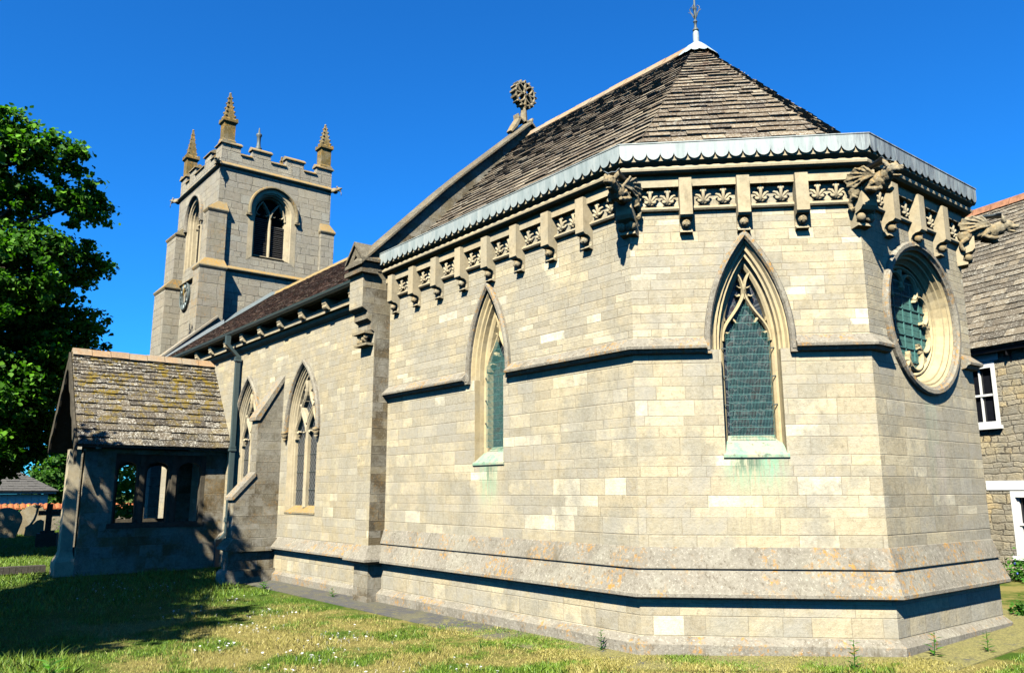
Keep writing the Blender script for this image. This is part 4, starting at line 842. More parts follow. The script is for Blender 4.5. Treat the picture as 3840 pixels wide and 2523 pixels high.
# angle buttresses (clasping, stepping in at the string course)
def buttress(x0, x1, y0, y1, sx, sy, lowerto, name='tower_buttress', mat='tower_lichen', top=10.58, ins=.22, cap=True):
    mb = MB()
    def blk(a0, a1, b0, b1, z0, z1, uo):
        for F, u0, u1 in ((frame(0, b0, 1, 0, 0, -1), a0, a1), (frame(a1, 0, 0, 1, 1, 0), b0, b1), (frame(0, b1, -1, 0, 0, 1), -a1, -a0), (frame(a0, 0, 0, -1, -1, 0), -b1, -b0)):
            mb.add([F(u0, 0, z0), F(u1, 0, z0), F(u1, 0, z1), F(u0, 0, z1)], [(0, 1, 2, 3)], uv=[(u0+uo, z0), (u1+uo, z0), (u1+uo, z1), (u0+uo, z1)])
        mb.add([(a0, b0, z1), (a1, b0, z1), (a1, b1, z1), (a0, b1, z1)], [(0, 1, 2, 3)], uv=[(0, 0)]*4)
    blk(x0, x1, y0, y1, -.2, 8.62, 3); ux0, ux1, uy0, uy1 = (x0+(ins if sx < 0 else 0), x1-(ins if sx > 0 else 0), y0+(ins if sy < 0 else 0), y1-(ins if sy > 0 else 0)); blk(ux0, ux1, uy0, uy1, 8.6, top, 9)
    o = mb.build(name, mat, church); mb = MB(); e = .045
    for (a0, a1, b0, b1, z, c0, c1, d0, d1, zz) in ((x0-e, x1+e, y0-e, y1+e, 8.62, ux0, ux1, uy0, uy1, 8.95), (ux0-e, ux1+e, uy0-e, uy1+e, top, *((max(ux0, TX0-.0), min(ux1, TX1+.0), max(uy0, TY0), min(uy1, TY1))), top+.34)):
        r = lambda p0, p1, q0, q1, zz_: [(p0, q0, zz_), (p1, q0, zz_), (p1, q1, zz_), (p0, q1, zz_)]
        mb = MB(); mb.loft([r(a0+.03, a1-.03, b0+.03, b1-.03, z-.06), r(a0, a1, b0, b1, z), r(a0, a1, b0, b1, z+.035), r(c0-.003, c1+.003, d0-.003, d1+.003, zz)]); mb.build('weathering', 'lich', o)
    return o
buttress(-19.28, -18.66, .66, 1.72-.25, 1, -1, 0); buttress(-23.60, -22.30, .66, 1.6, -1, -1, 0, mat='tower'); buttress(-19.6, -18.80, 4.75, 5.30, 1, 1, 0, ins=.06, mat='tower'); buttress(-23.6, -22.6, 4.7, 5.5, -1, 1, 0, mat='tower')
# belfry windows
for F, u in ((TE, cE), (TS, cS)):
    mb = MB(); ribbon(mb, F, [(barch(w, zb, u), d) for w, d, zb in ((.66, 0, 9.27), (.65, 0, 9.27), (.63, -.04, 9.29), (.605, -.05, 9.3), (.595, -.12, 9.33), (.565, -.14, 9.34), (.55, -.26, 9.38), (.53, -.28, 9.39), (.52, -.40, 9.42))])
    bw = mb.build('belfry_window', 'trim', church)
    mb = MB(); ribbon(mb, F, [(barch(w, zb, u), d) for w, d, zb in ((.84, .003, 9.12), (.84, .006, 9.12), (.66, .006, 9.27))]); mb.build('surround', 'trim', bw)
    mb = MB(); ribbon(mb, F, [(barch(w, 10.72, u), d) for w, d in ((.865, 0), (.865, .07), (.845, .12), (.80, .12), (.77, .06), (.765, 0))])
    for s_ in (-1, 1): wallbox(mb, F, u+s_*.84-.08, u+s_*.84+.08, 10.66, 10.725, 0, .10)
    mb.build('hood_mould', 'lich' if F is TE else 'weath', bw)
    mb = MB(); panel(mb, F, barch(.53, 9.4, u), d=-.42); mb.build('dark_opening', 'void', bw)
    mb = MB(); z = 9.46; k = 0
    while z < 10.72:
        for s_ in (-1, 1):
            if s_ > 0 and z > 10.55: continue
            tl = random.uniform(-.01, .01); x0_, x1_ = u+s_*.29-.235, u+s_*.29+.235
            mb.add([F(x0_, -.38, z+.045), F(x1_, -.38, z+.045+tl), F(x1_, -.29, z-.012+tl), F(x0_, -.29, z-.012), F(x0_, -.38, z+.055), F(x1_, -.38, z+.055+tl), F(x1_, -.285, z+.004+tl), F(x0_, -.285, z+.004)], [(0, 1, 2, 3), (7, 6, 5, 4), (3, 2, 6, 7), (0, 3, 7, 4), (2, 1, 5, 6)])
        z += .066; k += 1
    mb.build('louvres', 'louvre', bw)
    mb = MB(); d0, d1 = -.40, -.20; L = lambda pts: [(u+a, b) for a, b in pts]; bar(mb, F, L([(0, 9.38), (0, 10.80)]), .09, d0, d1)
    for s_ in (-1, 1):
        bar(mb, F, L(bez((0, 10.72), (0, 10.95), (s_*.10, 11.05), (s_*.27, 11.30), n=6)), .065, d0, d1); bar(mb, F, L(bez((s_*.53, 10.75), (s_*.50, 11.05), (s_*.38, 11.2), (s_*.28, 11.32), n=6)), .06, d0, d1)
        for cx_, s2 in ((s_*.05, 1), (s_*.48, -1)): bar(mb, F, L([(cx_, 10.90), (cx_+s_*s2*.08, 10.84), (cx_+s_*s2*.14, 10.87)]), [.08, .045, .01], d0, d1-.04)
    bar(mb, F, L([(-.53, 9.40), (.53, 9.40)]), .07, d0, d1)
    mb.build('tracery', 'trim', bw)
# clock on the south face
F = frame(-21.72, TY0-.02, 1, 0, 0, -1); zc = 8.27
for i_ in range(1):
    mb = MB(); ribbon(mb, F, [(circ(0, zc, r), d) for r, d in ((.50, 0), (.50, .05), (.47, .07), (.44, .05), (.44, .01))], closed=True); ribbon(mb, F, [(circ(0, zc, r), d) for r, d in ((.29, .0), (.29, .05), (.265, .05), (.265, 0))], closed=True)
    clock = mb.build('church_clock', 'iron', church); mb = MB()
    RN = ['XII', 'I', 'II', 'III', 'IV', 'V', 'VI', 'VII', 'VIII', 'IX', 'X', 'XI']
    for k, sN in enumerate(RN):
        mb = MB()
        a = 2*PI*k/12; wd = {'I': .026, 'V': .055, 'X': .055}; tot = sum(wd[c] for c in sN); x = -tot/2
        T = lambda px, pz: (px*math.cos(a)+pz*math.sin(a), -px*math.sin(a)+pz*math.cos(a))
        for c in sN:
            st = {'I': [((.5, 0), (.5, 1))], 'V': [((.1, 1), (.5, 0)), ((.9, 1), (.5, 0))], 'X': [((.1, 1), (.9, 0)), ((.9, 1), (.1, 0))]}[c]
            for p, q_ in st:
                A = T(x+p[0]*wd[c], .305+p[1]*.12); B_ = T(x+q_[0]*wd[c], .305+q_[1]*.12); bar(mb, F, [(A[0], zc+A[1]), (B_[0], zc+B_[1])], .014, .02, .05)
            x += wd[c]
        mb.build('numeral', 'tcop', clock)
    mb = MB()
    for a, l, w_ in ((R(-8), .40, .03), (R(20), .27, .045)): mb = MB(); bar(mb, F, [(0, zc), (l*.7*math.sin(a), zc+l*.7*math.cos(a)), (l*math.sin(a), zc+l*math.cos(a))], [w_, w_, .008], .06, .08); mb.build('clock_hand', 'gold', clock)
# pinnacles
def pinnacle(x, y, tip, crock, w=.185):
    mb = MB(); r = lambda h, z: [(x-h, y-h, z), (x+h, y-h, z), (x+h, y+h, z), (x-h, y+h, z)]
    mb.loft([r(w+.03, 12.95), r(w+.03, 13.1), r(w, 13.14), r(w, 13.72)]); mb.loft([r(w, 13.7), r(w+.06, 13.76), r(w+.06, 13.84), r(w+.01, 13.9)])
    for sx in (-1, 0, 1):
        for sy in (-1, 0, 1):
            if sx or sy: mb.box(x+sx*(w+.02)-.035, x+sx*(w+.02)+.035, y+sy*(w+.02)-.035, y+sy*(w+.02)+.035, 13.83, 13.90)
    mb.loft([r(w-.02, 13.86), r((w-.02)*.45, 13.86+(tip-13.86)*.6), r(.028, tip)])
    o = mb.build('pinnacle', 'pinn', church)
    for k in range(5):
        t = (k+.6)/5.6; h = (w-.02)*(1-t)+.035*t*.8; z = 13.88+(tip-13.88)*t; s_ = .046*(1-.35*t)*(1 if crock else .55)
        for sx in (-1, 1):
            for sy in (-1, 1): mb = MB(); mb.ball((x+sx*h, y+sy*h, z), (s_, s_, s_*1.1), 6, 5); mb.build('crocket', 'pinn', o)
    mb = MB(); mb.ball((x, y, tip), (.045, .045, .04), 7, 5); mb.build('pinnacle_knob', 'gstone', o)
pinnacle(TX1-.23, TY0+.23, 14.84, True); pinnacle(TX1-.22, TY1-.22, 14.72, True); pinnacle(TX0+.22, TY0+.22, 14.95, False); pinnacle(TX0+.22, TY1-.22, 14.8, True)
for (x, y, dx, dy) in ((TX1, TY0, .707, -.707), (TX1, TY1, .82, .57), (TX0, TY0, -.82, -.57)):
    mb = MB(); B0 = Vector((x, y, 12.2)); dv = Vector((dx, dy, 0)); sd = Vector((-dy, dx, 0)); rt_ = Matrix((dv, sd, Vector((0, 0, 1)))).transposed()
    mb.ball(B0+dv*.12, (.17, .09, .09), 9, 7, rt_); mb.ball(B0+dv*.30+Vector((0, 0, .02)), (.09, .075, .08), 9, 7, rt_); mb.ball(B0+dv*.39+Vector((0, 0, .04)), (.05, .05, .03), 7, 5, rt_); mb.ball(B0+dv*.37-Vector((0, 0, .05)), (.045, .04, .02), 7, 5, rt_)
    for s_ in (-1, 1): mb.ball(B0+dv*.27+sd*s_*.06+Vector((0, 0, .09)), (.03, .02, .045), 6, 5, rt_); mb.ball(B0+dv*.14+sd*s_*.09-Vector((0, 0, .05)), (.09, .03, .05), 7, 5, rt_)
    mb.tube([B0+dv*.38-Vector((0, 0, .05)), B0+dv*.41-Vector((0, 0, .13)), B0+dv*.41-Vector((0, 0, .22))], [.012, .010, .012], 5); mb.build('tower_gargoyle', 'gstone', church, smooth=True)
mb = MB(); mb.loft([[(TX0+.2, TY0+.2, 12.6), (TX1-.2, TY0+.2, 12.6), (TX1-.2, TY1-.2, 12.6), (TX0+.2, TY1-.2, 12.6)], [((TX0+TX1)/2-.05, 3.1, 13.2), ((TX0+TX1)/2+.05, 3.1, 13.2), ((TX0+TX1)/2+.05, 3.2, 13.2), ((TX0+TX1)/2-.05, 3.2, 13.2)]]); tr_ = mb.build('tower_roof', 'lead', church)
mb = MB(); mb.lathe((-21, 3.14, 0), [(.09, 13.1), (.09, 13.85), (.12, 13.9), (.13, 13.97), (.08, 14.02), (.065, 14.2), (.075, 14.4), (.11, 14.46), (.10, 14.52), (.04, 14.56), (.02, 14.75), (0, 14.78)], 10); mb.build('turned_finial', 'iron', tr_, smooth=True)

# ------------------------------------------------------------------ porch
PX1, PX0, PYS = -13.30, -16.12, -3.12; PE = frame(PX1, 0, 0, 1, 1, 0); PWs = frame(PX0, 0, 0, 1, -1, 0)
mb = MB(); ZPT = 2.60; oy0, oy1, oz0, oz1 = -2.52, -.47, .88, 2.50
for F, uo in ((PE, 0), (PWs, 20)):
    rect = [(oy0, oz0), (oy1, oz0), (oy1, oz1), (oy0, oz1)]
    y_s = PYS+.07 if uo == 0 else -2.75
    for d in (0, -.28): panel(mb, F, [(y_s, .5), (0, .5), (0, ZPT), (y_s, ZPT)], [rect], d=d, uo=uo)
    if uo == 0: wallbox(mb, F, y_s-.02, -2.75, .5, ZPT, -.27, -.002, uo=12)
    for a, b in zip(rect, rect[1:]+rect[:1]): mb.add([F(a[0], 0, a[1]), F(a[0], -.28, a[1]), F(b[0], -.28, b[1]), F(b[0], 0, b[1])], [(0, 1, 2, 3)], uv=[(0, a[1]), (.28, a[1]), (.28, b[1]), (0, b[1])])
    wallbox(mb, F, y_s-.05, 0, -.2, .5, -.34, .07, uo=uo+7)
PSF = frame(0, -2.75, 1, 0, 0, -1)
for xa, xb in ((PX0, PX0+.62), (PX1-.62, PX1)): wallbox(mb, PSF, xa+.002, xb-.002, -.2, ZPT, -.3, .002, uo=40)
tri_ = [(PX0+.02, 2.55), (PX0+.62, 2.55)]+[(-14.71+.79*math.cos(PI-PI*i/8)*1.0, 2.35+.62*math.sin(PI*i/8)+.2) for i in range(9)]+[(PX1-.62, 2.55), (PX1-.02, 2.55), (-14.71, 4.45)]
panel(mb, PSF, tri_, d=.003, uo=44)
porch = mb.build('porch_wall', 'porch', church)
for F, nm in ((PE, 0), (PWs, 1)):
    mb = MB(); lights = [(-2.40, -1.97), (-1.78, -1.28), (-1.08, -.56)] if nm == 0 else [(-2.44, -1.90), (-1.78, -1.24), (-1.10, -.56)]; d0, d1 = -.20, -.06
    hl = []
    for a, b in lights:
        c, hw = (a+b)/2, (b-a)/2; hl.append([(a, 1.0), (b, 1.0), (b, 2.14)]+[(c+hw*math.cos(PI*i/8), 2.14+.20*math.sin(PI*i/8)**.75) for i in range(1, 8)]+[(a, 2.14)])
    panel(mb, F, [(oy0, oz0), (oy1, oz0), (oy1, oz1), (oy0, oz1)], hl, d=d1); panel(mb, F, [(oy0, oz0), (oy1, oz0), (oy1, oz1), (oy0, oz1)], hl, d=d0)
    for h in hl: ribbon(mb, F, [(h, d1), (h, d0)], closed=True)
    for yy in (oy0+.05, -1.875, -1.18, oy1-.05): mb.box(-.052+yy, .052+yy, d1, d1+.05, oz0, oz1, F=lambda x, y, z, F=F: F(x, y, z))
    mb.box(oy0-.02, oy1+.02, d1, .03, oz0-.0, oz0+.10, F=F); mb.build('oak_window_frame', 'wood', church)
pe = math.hypot(1.70, 2.26); mb = MB(); PR = (-14.71, 4.90)
slates(mb, (-13.0, -3.30, 2.66), (0, 1, 0), (-1.71/math.hypot(1.71, 2.24), 0, 2.24/math.hypot(1.71, 2.24)), [(0, 0), (3.30, 0), (3.30, 2.82), (0, 2.82)], .235, .085, .33, .14, thick=.03, jit=.012)
slates(mb, (-16.42, 0, 2.66), (0, -1, 0), (1.71/math.hypot(1.71, 2.24), 0, 2.24/math.hypot(1.71, 2.24)), [(0, 0), (3.30, 0), (3.30, 2.82), (0, 2.82)], .235, .12, .33, .2, thick=.03, jit=.012)
proof = mb.build('porch_roof', 'pslate', church)
mb = MB(); mb.loft([[(-13.02, y, 2.62), (-13.02, y, 2.655), (-14.71, y, 4.87), (-16.4, y, 2.655), (-16.4, y, 2.62), (-14.71, y, 4.80)] for y in (-3.29, -.001)]); mb.build('roof_boards', 'wood', church)
ridge(-3.30, 0.0, -14.71, 4.96, 'terra_l', ln=.42, r=.09, axis='y', w=.15)
mb = MB()
for s_ in (-1, 1):      # wavy carved bargeboards
    for yy in ((-3.36,) if s_ > 0 else (-3.345,)):
        pts = []
        for i in range(25):
            t = i/24; sp = 1.76 if s_ > 0 else 1.5; x = -14.71+s_*sp*t; z = 4.86-2.30*sp/1.76*t; pts.append((x, z))
        wv = [.20+.045*math.cos(t*2*PI*4.0/24*1.0) for t in range(25)]
        mb.loft([[(pts[i][0], yy, pts[i][1]+.03), (pts[i][0], yy+.045, pts[i][1]+.03), (pts[i][0]-s_*.0, yy+.045, pts[i][1]-wv[i]*1.3), (pts[i][0], yy, pts[i][1]-wv[i]*1.3)] for i in range(25)])
mb.build('bargeboard', 'wood', church)
mb = MB()              # dressed stone corner pier at the porch front, pale and weathered
pr = lambda h, z, x=-13.62, y=-3.23: [(x-h, y-h, z), (x+h, y-h, z), (x+h, y+h*.6, z), (x-h, y+h*.6, z)]
for x in (-13.50,): mb.loft([pr(.24, -.2, x), pr(.24, .22, x), pr(.18, .34, x), pr(.15, .42, x), pr(.14, 2.58, x)])
mb.build('front_pier', 'trim', church)
mb = MB(); mb.box(PX0+.35, PX1-.35, -3.05, -.05, -.02, .03); mb.build('porch_floor', 'weath', church)

# ------------------------------------------------------------------ cottage to the north-east
e_ = Vector((.97, -.24, 0)).normalized(); n_c = Vector((-.24, -.97, 0)).normalized(); oc = Vector((.1, 10.6, 0)); KF = frame(oc.x, oc.y, e_.x, e_.y, n_c.x, n_c.y)
cot = empty('stone_cottage', tuple(KF(2, 0, 0)), label='rubble stone cottage with stone slate roof and white sash windows behind the round church window', cat='cottage')
def rect(a, b, c, d): return [(a, c), (b, c), (b, d), (a, d)]
w1, w2 = rect(-.98, -.21, 2.92, 4.20), rect(-.19, .78, .42, 1.64); w3, w4 = rect(1.9, 2.75, 2.92, 4.20), rect(2.6, 3.6, .42, 1.64)
mb = MB(); panel(mb, KF, rect(-6, 6.5, -.3, 4.5), [w1, w2, w3, w4]); KE = lambda u, d: KF(u, d, 0)
for u in (-6, 6.5): mb.add([KF(u, 0, -.3), KF(u, -5.2, -.3), KF(u, -5.2, 4.4), KF(u, -2.6, 8.3), KF(u, 0, 4.5)], [(0, 1, 2, 3, 4)], uv=[(0, 0), (5, 0), (5, 4.4), (2.5, 8.3), (0, 4.5)])
mb.add([KF(-6, -5.2, -.3), KF(6.5, -5.2, -.3), KF(6.5, -5.2, 4.4), KF(-6, -5.2, 4.4)], [(0, 1, 2, 3)], uv=[(0, 0), (12, 0), (12, 4.4), (0, 4.4)])
for w_ in (w1, w2, w3, w4):
    for a, b in zip(w_, w_[1:]+w_[:1]): mb.add([KF(a[0], 0, a[1]), KF(a[0], -.1, a[1]), KF(b[0], -.1, b[1]), KF(b[0], 0, b[1])], [(0, 1, 2, 3)], uv=[(0, a[1]), (.1, a[1]), (.1, b[1]), (0, b[1])])
mb.build('cottage_wall', 'cottage', cot)
for w_ in (w1, w2, w3, w4):
    a, b, c, d = w_[0][0], w_[1][0], w_[0][1], w_[2][1]; mb = MB(); wd = .085
    for r_ in ((a, a+wd, c, d), (b-wd, b, c, d), (a+wd, b-wd, d-wd*1.4, d), (a+wd, b-wd, c, c+wd)): mb.box(r_[0], r_[1], -.06, .012, r_[2], r_[3], F=KF)
    mb.box(a-.04, b+.04, -.05, .09, c-.07, c+.0, F=KF); m_ = (c+d)/2-.02; mb.box(a+wd, b-wd, -.09, -.03, m_-.022, m_+.022, F=KF); mb.box((a+b)/2-.014, (a+b)/2+.014, -.09, -.045, c+wd, d-wd, F=KF)
    mb.box(a+wd, a+wd+.035, -.09, -.05, c+wd, d-wd, F=KF); mb.box(b-wd-.035, b-wd, -.09, -.05, c+wd, d-wd, F=KF)
    wo = mb.build('sash_window', 'white', cot); mb = MB(); mb.box(a+.03, b-.03, -.10, -.094, c+.03, d-.03, F=KF); mb.build('pane', 'pane', wo)
for b_ in ((-.66, .95, -.02, .02, 1.66, 1.84), (-1.05, -.12, -.02, .015, 4.215, 4.36), (2.4, 3.8, -.02, .02, 1.66, 1.84)): mb = MB(); mb.box(*b_, F=KF); mb.build('white_lintel', 'white', cot)
mb = MB(); mb.box(-6.1, 6.6, .02, .16, 4.36, 4.47, F=KF)
for u in (-.9, .15, 1.3): mb.box(u-.01, u+.01, .0, .14, 4.26, 4.37, F=KF); mb.box(u-.01, u+.01, 0, .02, 4.14, 4.37, F=KF)
mb.build('black_gutter', 'black', cot)
Ls = math.hypot(2.85, 3.85); mb = MB(); slates(mb, KF(-6.1, .22, 4.46), e_, Vector((-n_c.x*2.85/Ls, -n_c.y*2.85/Ls, 3.85/Ls)), rect(0, 12.7, 0, Ls), .20, .12, .32, .18, thick=.022)
mb.add([KF(-6.1, .2, 4.43), KF(6.6, .2, 4.43), KF(6.6, -2.62, 8.25), KF(-6.1, -2.62, 8.25), KF(6.6, -5.4, 4.4), KF(-6.1, -5.4, 4.4)], [(0, 1, 2, 3), (3, 2, 4, 5)], col=(.4, .2, 0)); mb.build('cottage_roof', 'cslate', cot)
mb = MB()
for k in range(28): u = -6.1+k*.455; prof = [(-.17, -.16), (-.09, -.0), (0, .05), (.09, 0), (.17, -.16)]; mb.loft([[KF(t, -2.63+p, 8.33+h) for p, h in prof] for t in (u+.012, u+.443)])
mb.build('ridge_tiles', 'terra', cot)

# ------------------------------------------------------------------ churchyard, far left
def lathe_stone(): pass
def headstone(x, y, w, h, th, ry, tilt, style, **k):
    z0 = gz(x, y)-.1; mb = MB(); outl = [(-w/2, 0), (w/2, 0), (w/2, h*.72)]
    if style == 'round': outl = [(-w/2, 0), (w/2, 0)]+[(w/2*math.cos(PI*i/12), h-w/2*.8+w/2*.8*math.sin(PI*i/12)) for i in range(13)]
    elif style == 'shoulder': outl = [(-w/2, 0), (w/2, 0), (w/2, h*.78), (w*.42, h*.86)]+[(w*.36*math.cos(PI*i/10), h*.84+h*.16*math.sin(PI*i/10)) for i in range(11)]+[(-w*.42, h*.86), (-w/2, h*.78)]
    n = len(outl); rot = Matrix.Rotation(ry, 3, 'Z') @ Matrix.Rotation(tilt[0], 3, 'X') @ Matrix.Rotation(tilt[1], 3, 'Y')
    mb.loft([[Vector((x, y, z0))+rot @ Vector((a, s_*th/2, b)) for a, b in outl] for s_ in (-1, 1)]); return mb.build('headstone', 'grave', bevel=.015, **k)
fd = math.atan2(.62, -.78)
headstone(-33.6, -.95, 1.0, 1.33, .13, R(75), (0, R(3)), 'shoulder', label='broad upright headstone with rounded shoulders, standing behind the dark stone cross', cat='headstone', group='headstones in the churchyard')
headstone(-31.4, -2.35, 1.05, 1.30, .14, R(70), (R(-6), R(14)), 'round', label='dark round-topped headstone leaning to the right at the left edge of the photo', cat='headstone', group='headstones in the churchyard')
headstone(-38.5, .2, .7, .75, .12, R(80), (0, 0), 'round', label='small low headstone seen through the porch opening', cat='headstone', group='headstones in the churchyard')
t = empty('stone_cross', (-24.4, -1.83, 0), label='dark stone grave cross on a square stepped base left of the porch', cat='grave cross'); ca, sa = math.cos(R(75)), math.sin(R(75))
cf = frame(-24.4, -1.83, ca, sa, sa, -ca)
mb = MB(); mb.box(-.30, .30, -.26, .26, -.1, .36, F=cf); mb.box(-.2, .2, -.18, .18, .36, .44, F=cf); mb.build('base', 'darkstone', t, bevel=.01)
mb = MB(); mb.box(-.085, .085, -.07, .07, .44, 1.30, F=cf); mb.box(-.31, .31, -.068, .068, .93, 1.08, F=cf); mb.build('shaft', 'darkstone', t, bevel=.01)
t = empty('scrolled_monument', (-31.0, -1.25, 0), label='pale carved stone with curling scroll edge and star-shaped tip before the broad headstone', cat='monument')
cf = frame(-31.0, -1.25, math.cos(R(75)), math.sin(R(75)), math.sin(R(75)), -math.cos(R(75))); mb = MB()
ol = [(-.30, 0), (.36, 0), (.34, .55), (.22, .62), (.10, .58), (-.02, .45), (-.14, .38), (-.27, .28)]; mb.loft([[cf(a, s_*.07, b) for a, b in ol] for s_ in (-1, 1)]); mb.build('stone_body', 'grave', t)
mb = MB(); mb.tube([cf(*p) for p in ((-.27, .0, .28), (-.12, 0, .40), (.0, 0, .62), (.06, 0, .85), (.08, 0, 1.05))], [.05, .05, .045, .04, .05], 6)
for a in range(5): an = R(90+(a-2)*38); mb.tube([cf(.08, 0, 1.08), cf(.08+.17*math.cos(an), 0, 1.10+.15*math.sin(an))], [.05, .012], 5)
mb.build('scroll', 'grave', t)
# boundary wall with pantile coping
bw_ = empty('churchyard_wall', (-36.5, 0, 0), label='low churchyard wall topped with orange pantiles behind the headstones', cat='wall')
mb = MB(); mb.box(-37.0, -36.6, -9, 4.5, -.4, .96); mb.build('wall', 'cottage', bw_); mb = MB()
for k in range(58): y = -9+k*.235; mb.loft([[(x, y+.235*j/6, z+.05*math.sin(PI*j/6*1.0)) for j in range(7)]+[(x, y+.235*j/6, z-.03) for j in range(6, -1, -1)] for x, z in ((-36.42, .95), (-36.8, 1.14), (-37.18, .95))])
mb.build('pantile_coping', 'pant', bw_)
# white boarded house with a hipped grey roof
wh = empty('white_house', (-50, 0, -1), label='white boarded house with a grey tiled hipped roof beyond the churchyard wall', cat='house')
mb = MB(); mb.box(-58, -49, -16, 2.05, -1.5, 1.58); 
for k in range(45): mb.box(-49.0, -48.98, -16+k*.4, -16+k*.4+.37, -1.5, 1.575)
mb.build('house_wall', 'wboard', wh)
mb = MB(); mb.box(-58.2, -48.6, -16.3, 2.4, 1.6, 1.75); mb.build('eaves_board', 'lead', wh); mb = MB()
hr = [(-48.5, -16.4, 1.76), (-48.5, 2.5, 1.76), (-58.4, 2.5, 1.76), (-58.4, -16.4, 1.76), (-53.4, -11.5, 4.3), (-53.4, -1.6, 4.3)]
slates(mb, (-48.5, -16.4, 1.76), (0, 1, 0), (-4.9/5.52, 0, 2.54/5.52), [(0, 0), (18.9, 0), (14.8, 5.52), (4.9, 5.52)], .3, .3, .33, .33, thick=.03, jit=.0)
mb.add(hr, [(1, 2, 5), (2, 3, 4, 5), (3, 0, 4)], col=(.5, .1, 0)); mb.add([(x, y, z-.02) for x, y, z in hr], [(0, 1, 5, 4)], col=(.5, .1, 0)); mb.build('house_roof', 'gtile', wh)
# brick-edged stone kerb running out from the porch
mb = MB()
for k in range(15): a = Vector((-15.25, -2.83, 0)).lerp(Vector((-14.0, -4.2, 0)), 0) if False else None
for k in range(18): y = -3.45-k*.115; mb.box(-14.55+.004*k, -14.30+.004*k, y-.108, y, -.05, .10+random.uniform(-.008, .008))
mb.build('path_kerb', 'darkstone', label='low kerb of upright bricks leading out from the porch front', cat='kerb')  # dark stone colour put in for the shade over the kerb

# ------------------------------------------------------------------ trees and shrubs
def leaves(name, pts, size, mat, parent=None, droop=.5, **k):
    """pts: Nx3 array; one folded six-point leaf at each point, hanging at random"""
    N = len(pts); az = rng.uniform(0, 2*PI, N); pit_ = rng.normal(-droop, .5, N); sz = size*rng.uniform(.65, 1.25, N); rol_ = rng.normal(0, .6, N)
    ax = np.stack([np.cos(az)*np.cos(pit_), np.sin(az)*np.cos(pit_), np.sin(pit_)], 1); sd = np.stack([-np.sin(az), np.cos(az), np.zeros(N)], 1); up = np.cross(ax, sd)
    sd2 = sd*np.cos(rol_)[:, None]+up*np.sin(rol_)[:, None]; up2 = np.cross(ax, sd2)
    tmpl = np.array([(0, 0, 0), (.30, .42, .06), (.62, .50, .02), (1.0, 0, -.12), (.62, -.50, .02), (.30, -.42, .06)])
    V = pts[:, None, :]+sz[:, None, None]*(tmpl[None, :, 0:1]*ax[:, None]+tmpl[None, :, 1:2]*sd2[:, None]+tmpl[None, :, 2:3]*up2[:, None]); V = V.reshape(-1, 3)
    base = np.arange(N)[:, None]*6; F1 = base+np.array([0, 3, 2, 1]); F2 = base+np.array([0, 5, 4, 3]); Fs = np.concatenate([F1, F2], 1).reshape(-1)
    me = bpy.data.meshes.new(name); me.vertices.add(len(V)); me.vertices.foreach_set('co', V.reshape(-1)); me.loops.add(len(Fs)); me.loops.foreach_set('vertex_index', Fs)
    me.polygons.add(2*N); me.polygons.foreach_set('loop_start', np.arange(2*N)*4); me.polygons.foreach_set('loop_total', np.full(2*N, 4)); me.update(calc_edges=True)
    ca = me.color_attributes.new('rnd', 'FLOAT_COLOR', 'CORNER'); c = np.repeat(np.stack([rng.random(N), rng.random(N), rng.random(N), np.ones(N)], 1), 8, 0); ca.data.foreach_set('color', c.reshape(-1))
    me.materials.append(MAT[mat]); o = bpy.data.objects.new(name, me); S.collection.objects.link(o)
    if parent: o.parent = parent; o.matrix_parent_inverse = Matrix.Translation(parent.location).inverted()
    return tag(o, **k)
def crown_pts(lobes, dens, shell=.55, tw=.32, per=26):
    """twig clusters in the shells of many lobes, each with a spray of leaves"""
    out = []
    for (x, y, z, r, rz) in lobes:
        n = int(dens*r*r); d = rng.normal(size=(n, 3)); d /= np.linalg.norm(d, axis=1)[:, None]; rad = rng.uniform(shell, 1, n)**.7
        ph = 1+.16*np.sin(d[:, 0]*7+x*3)*np.cos(d[:, 2]*6+y*2); c = np.array([x, y, z])+d*rad[:, None]*ph[:, None]*np.array([r, r, rz])
        keep = rng.random(n) < .82; c = c[keep]
        for q_ in c: out.append(q_+rng.normal(size=(per, 3))*np.array([tw, tw, tw*.55])*rng.uniform(.4, .95)*.5)
    return np.concatenate(out)
def limbs(parent, base, top, r, lobes, seed=1, mat='bark'):
    rd = random.Random(seed); mb = MB(); b = Vector(base); tp = Vector(top); pts = [b.lerp(tp, t)+Vector((rd.uniform(-.06, .06), rd.uniform(-.06, .06), 0))*(1 if 0 < t < 1 else 0) for t in (0, .12, .3, .5, .75, 1)]
    mb.tube(pts, [r*1.5, r*1.1, r*.95, r*.8, r*.55, r*.3], 10); mb.build('trunk', mat, parent, smooth=True); mb = MB()
    for l in lobes:
        a = pts[rd.choice([2, 3, 3, 4])]; c = Vector(l[:3]); m_ = a.lerp(c, .5)+Vector((0, 0, .25*(c-a).length*.4)); e2 = c+Vector((rd.uniform(-.2, .2)*l[3], rd.uniform(-.2, .2)*l[3], .2*l[3]))
        mb.tube([a, m_, c, e2], [r*.34, r*.22, r*.12, r*.04], 6)
        for _ in range(5):
            v_ = Vector((rd.gauss(0, 1), rd.gauss(0, 1), rd.gauss(0, .6))).normalized()*l[3]*.62; mb.tube([c, c+v_*.55+Vector((0, 0, .05)), c+v_], [r*.10, r*.06, r*.02], 4)
    mb.build('branches', mat, parent, smooth=True)
VF = np.array(Fw); VR = np.array(Rt); VU = np.array(Up); C0 = np.array(CP)
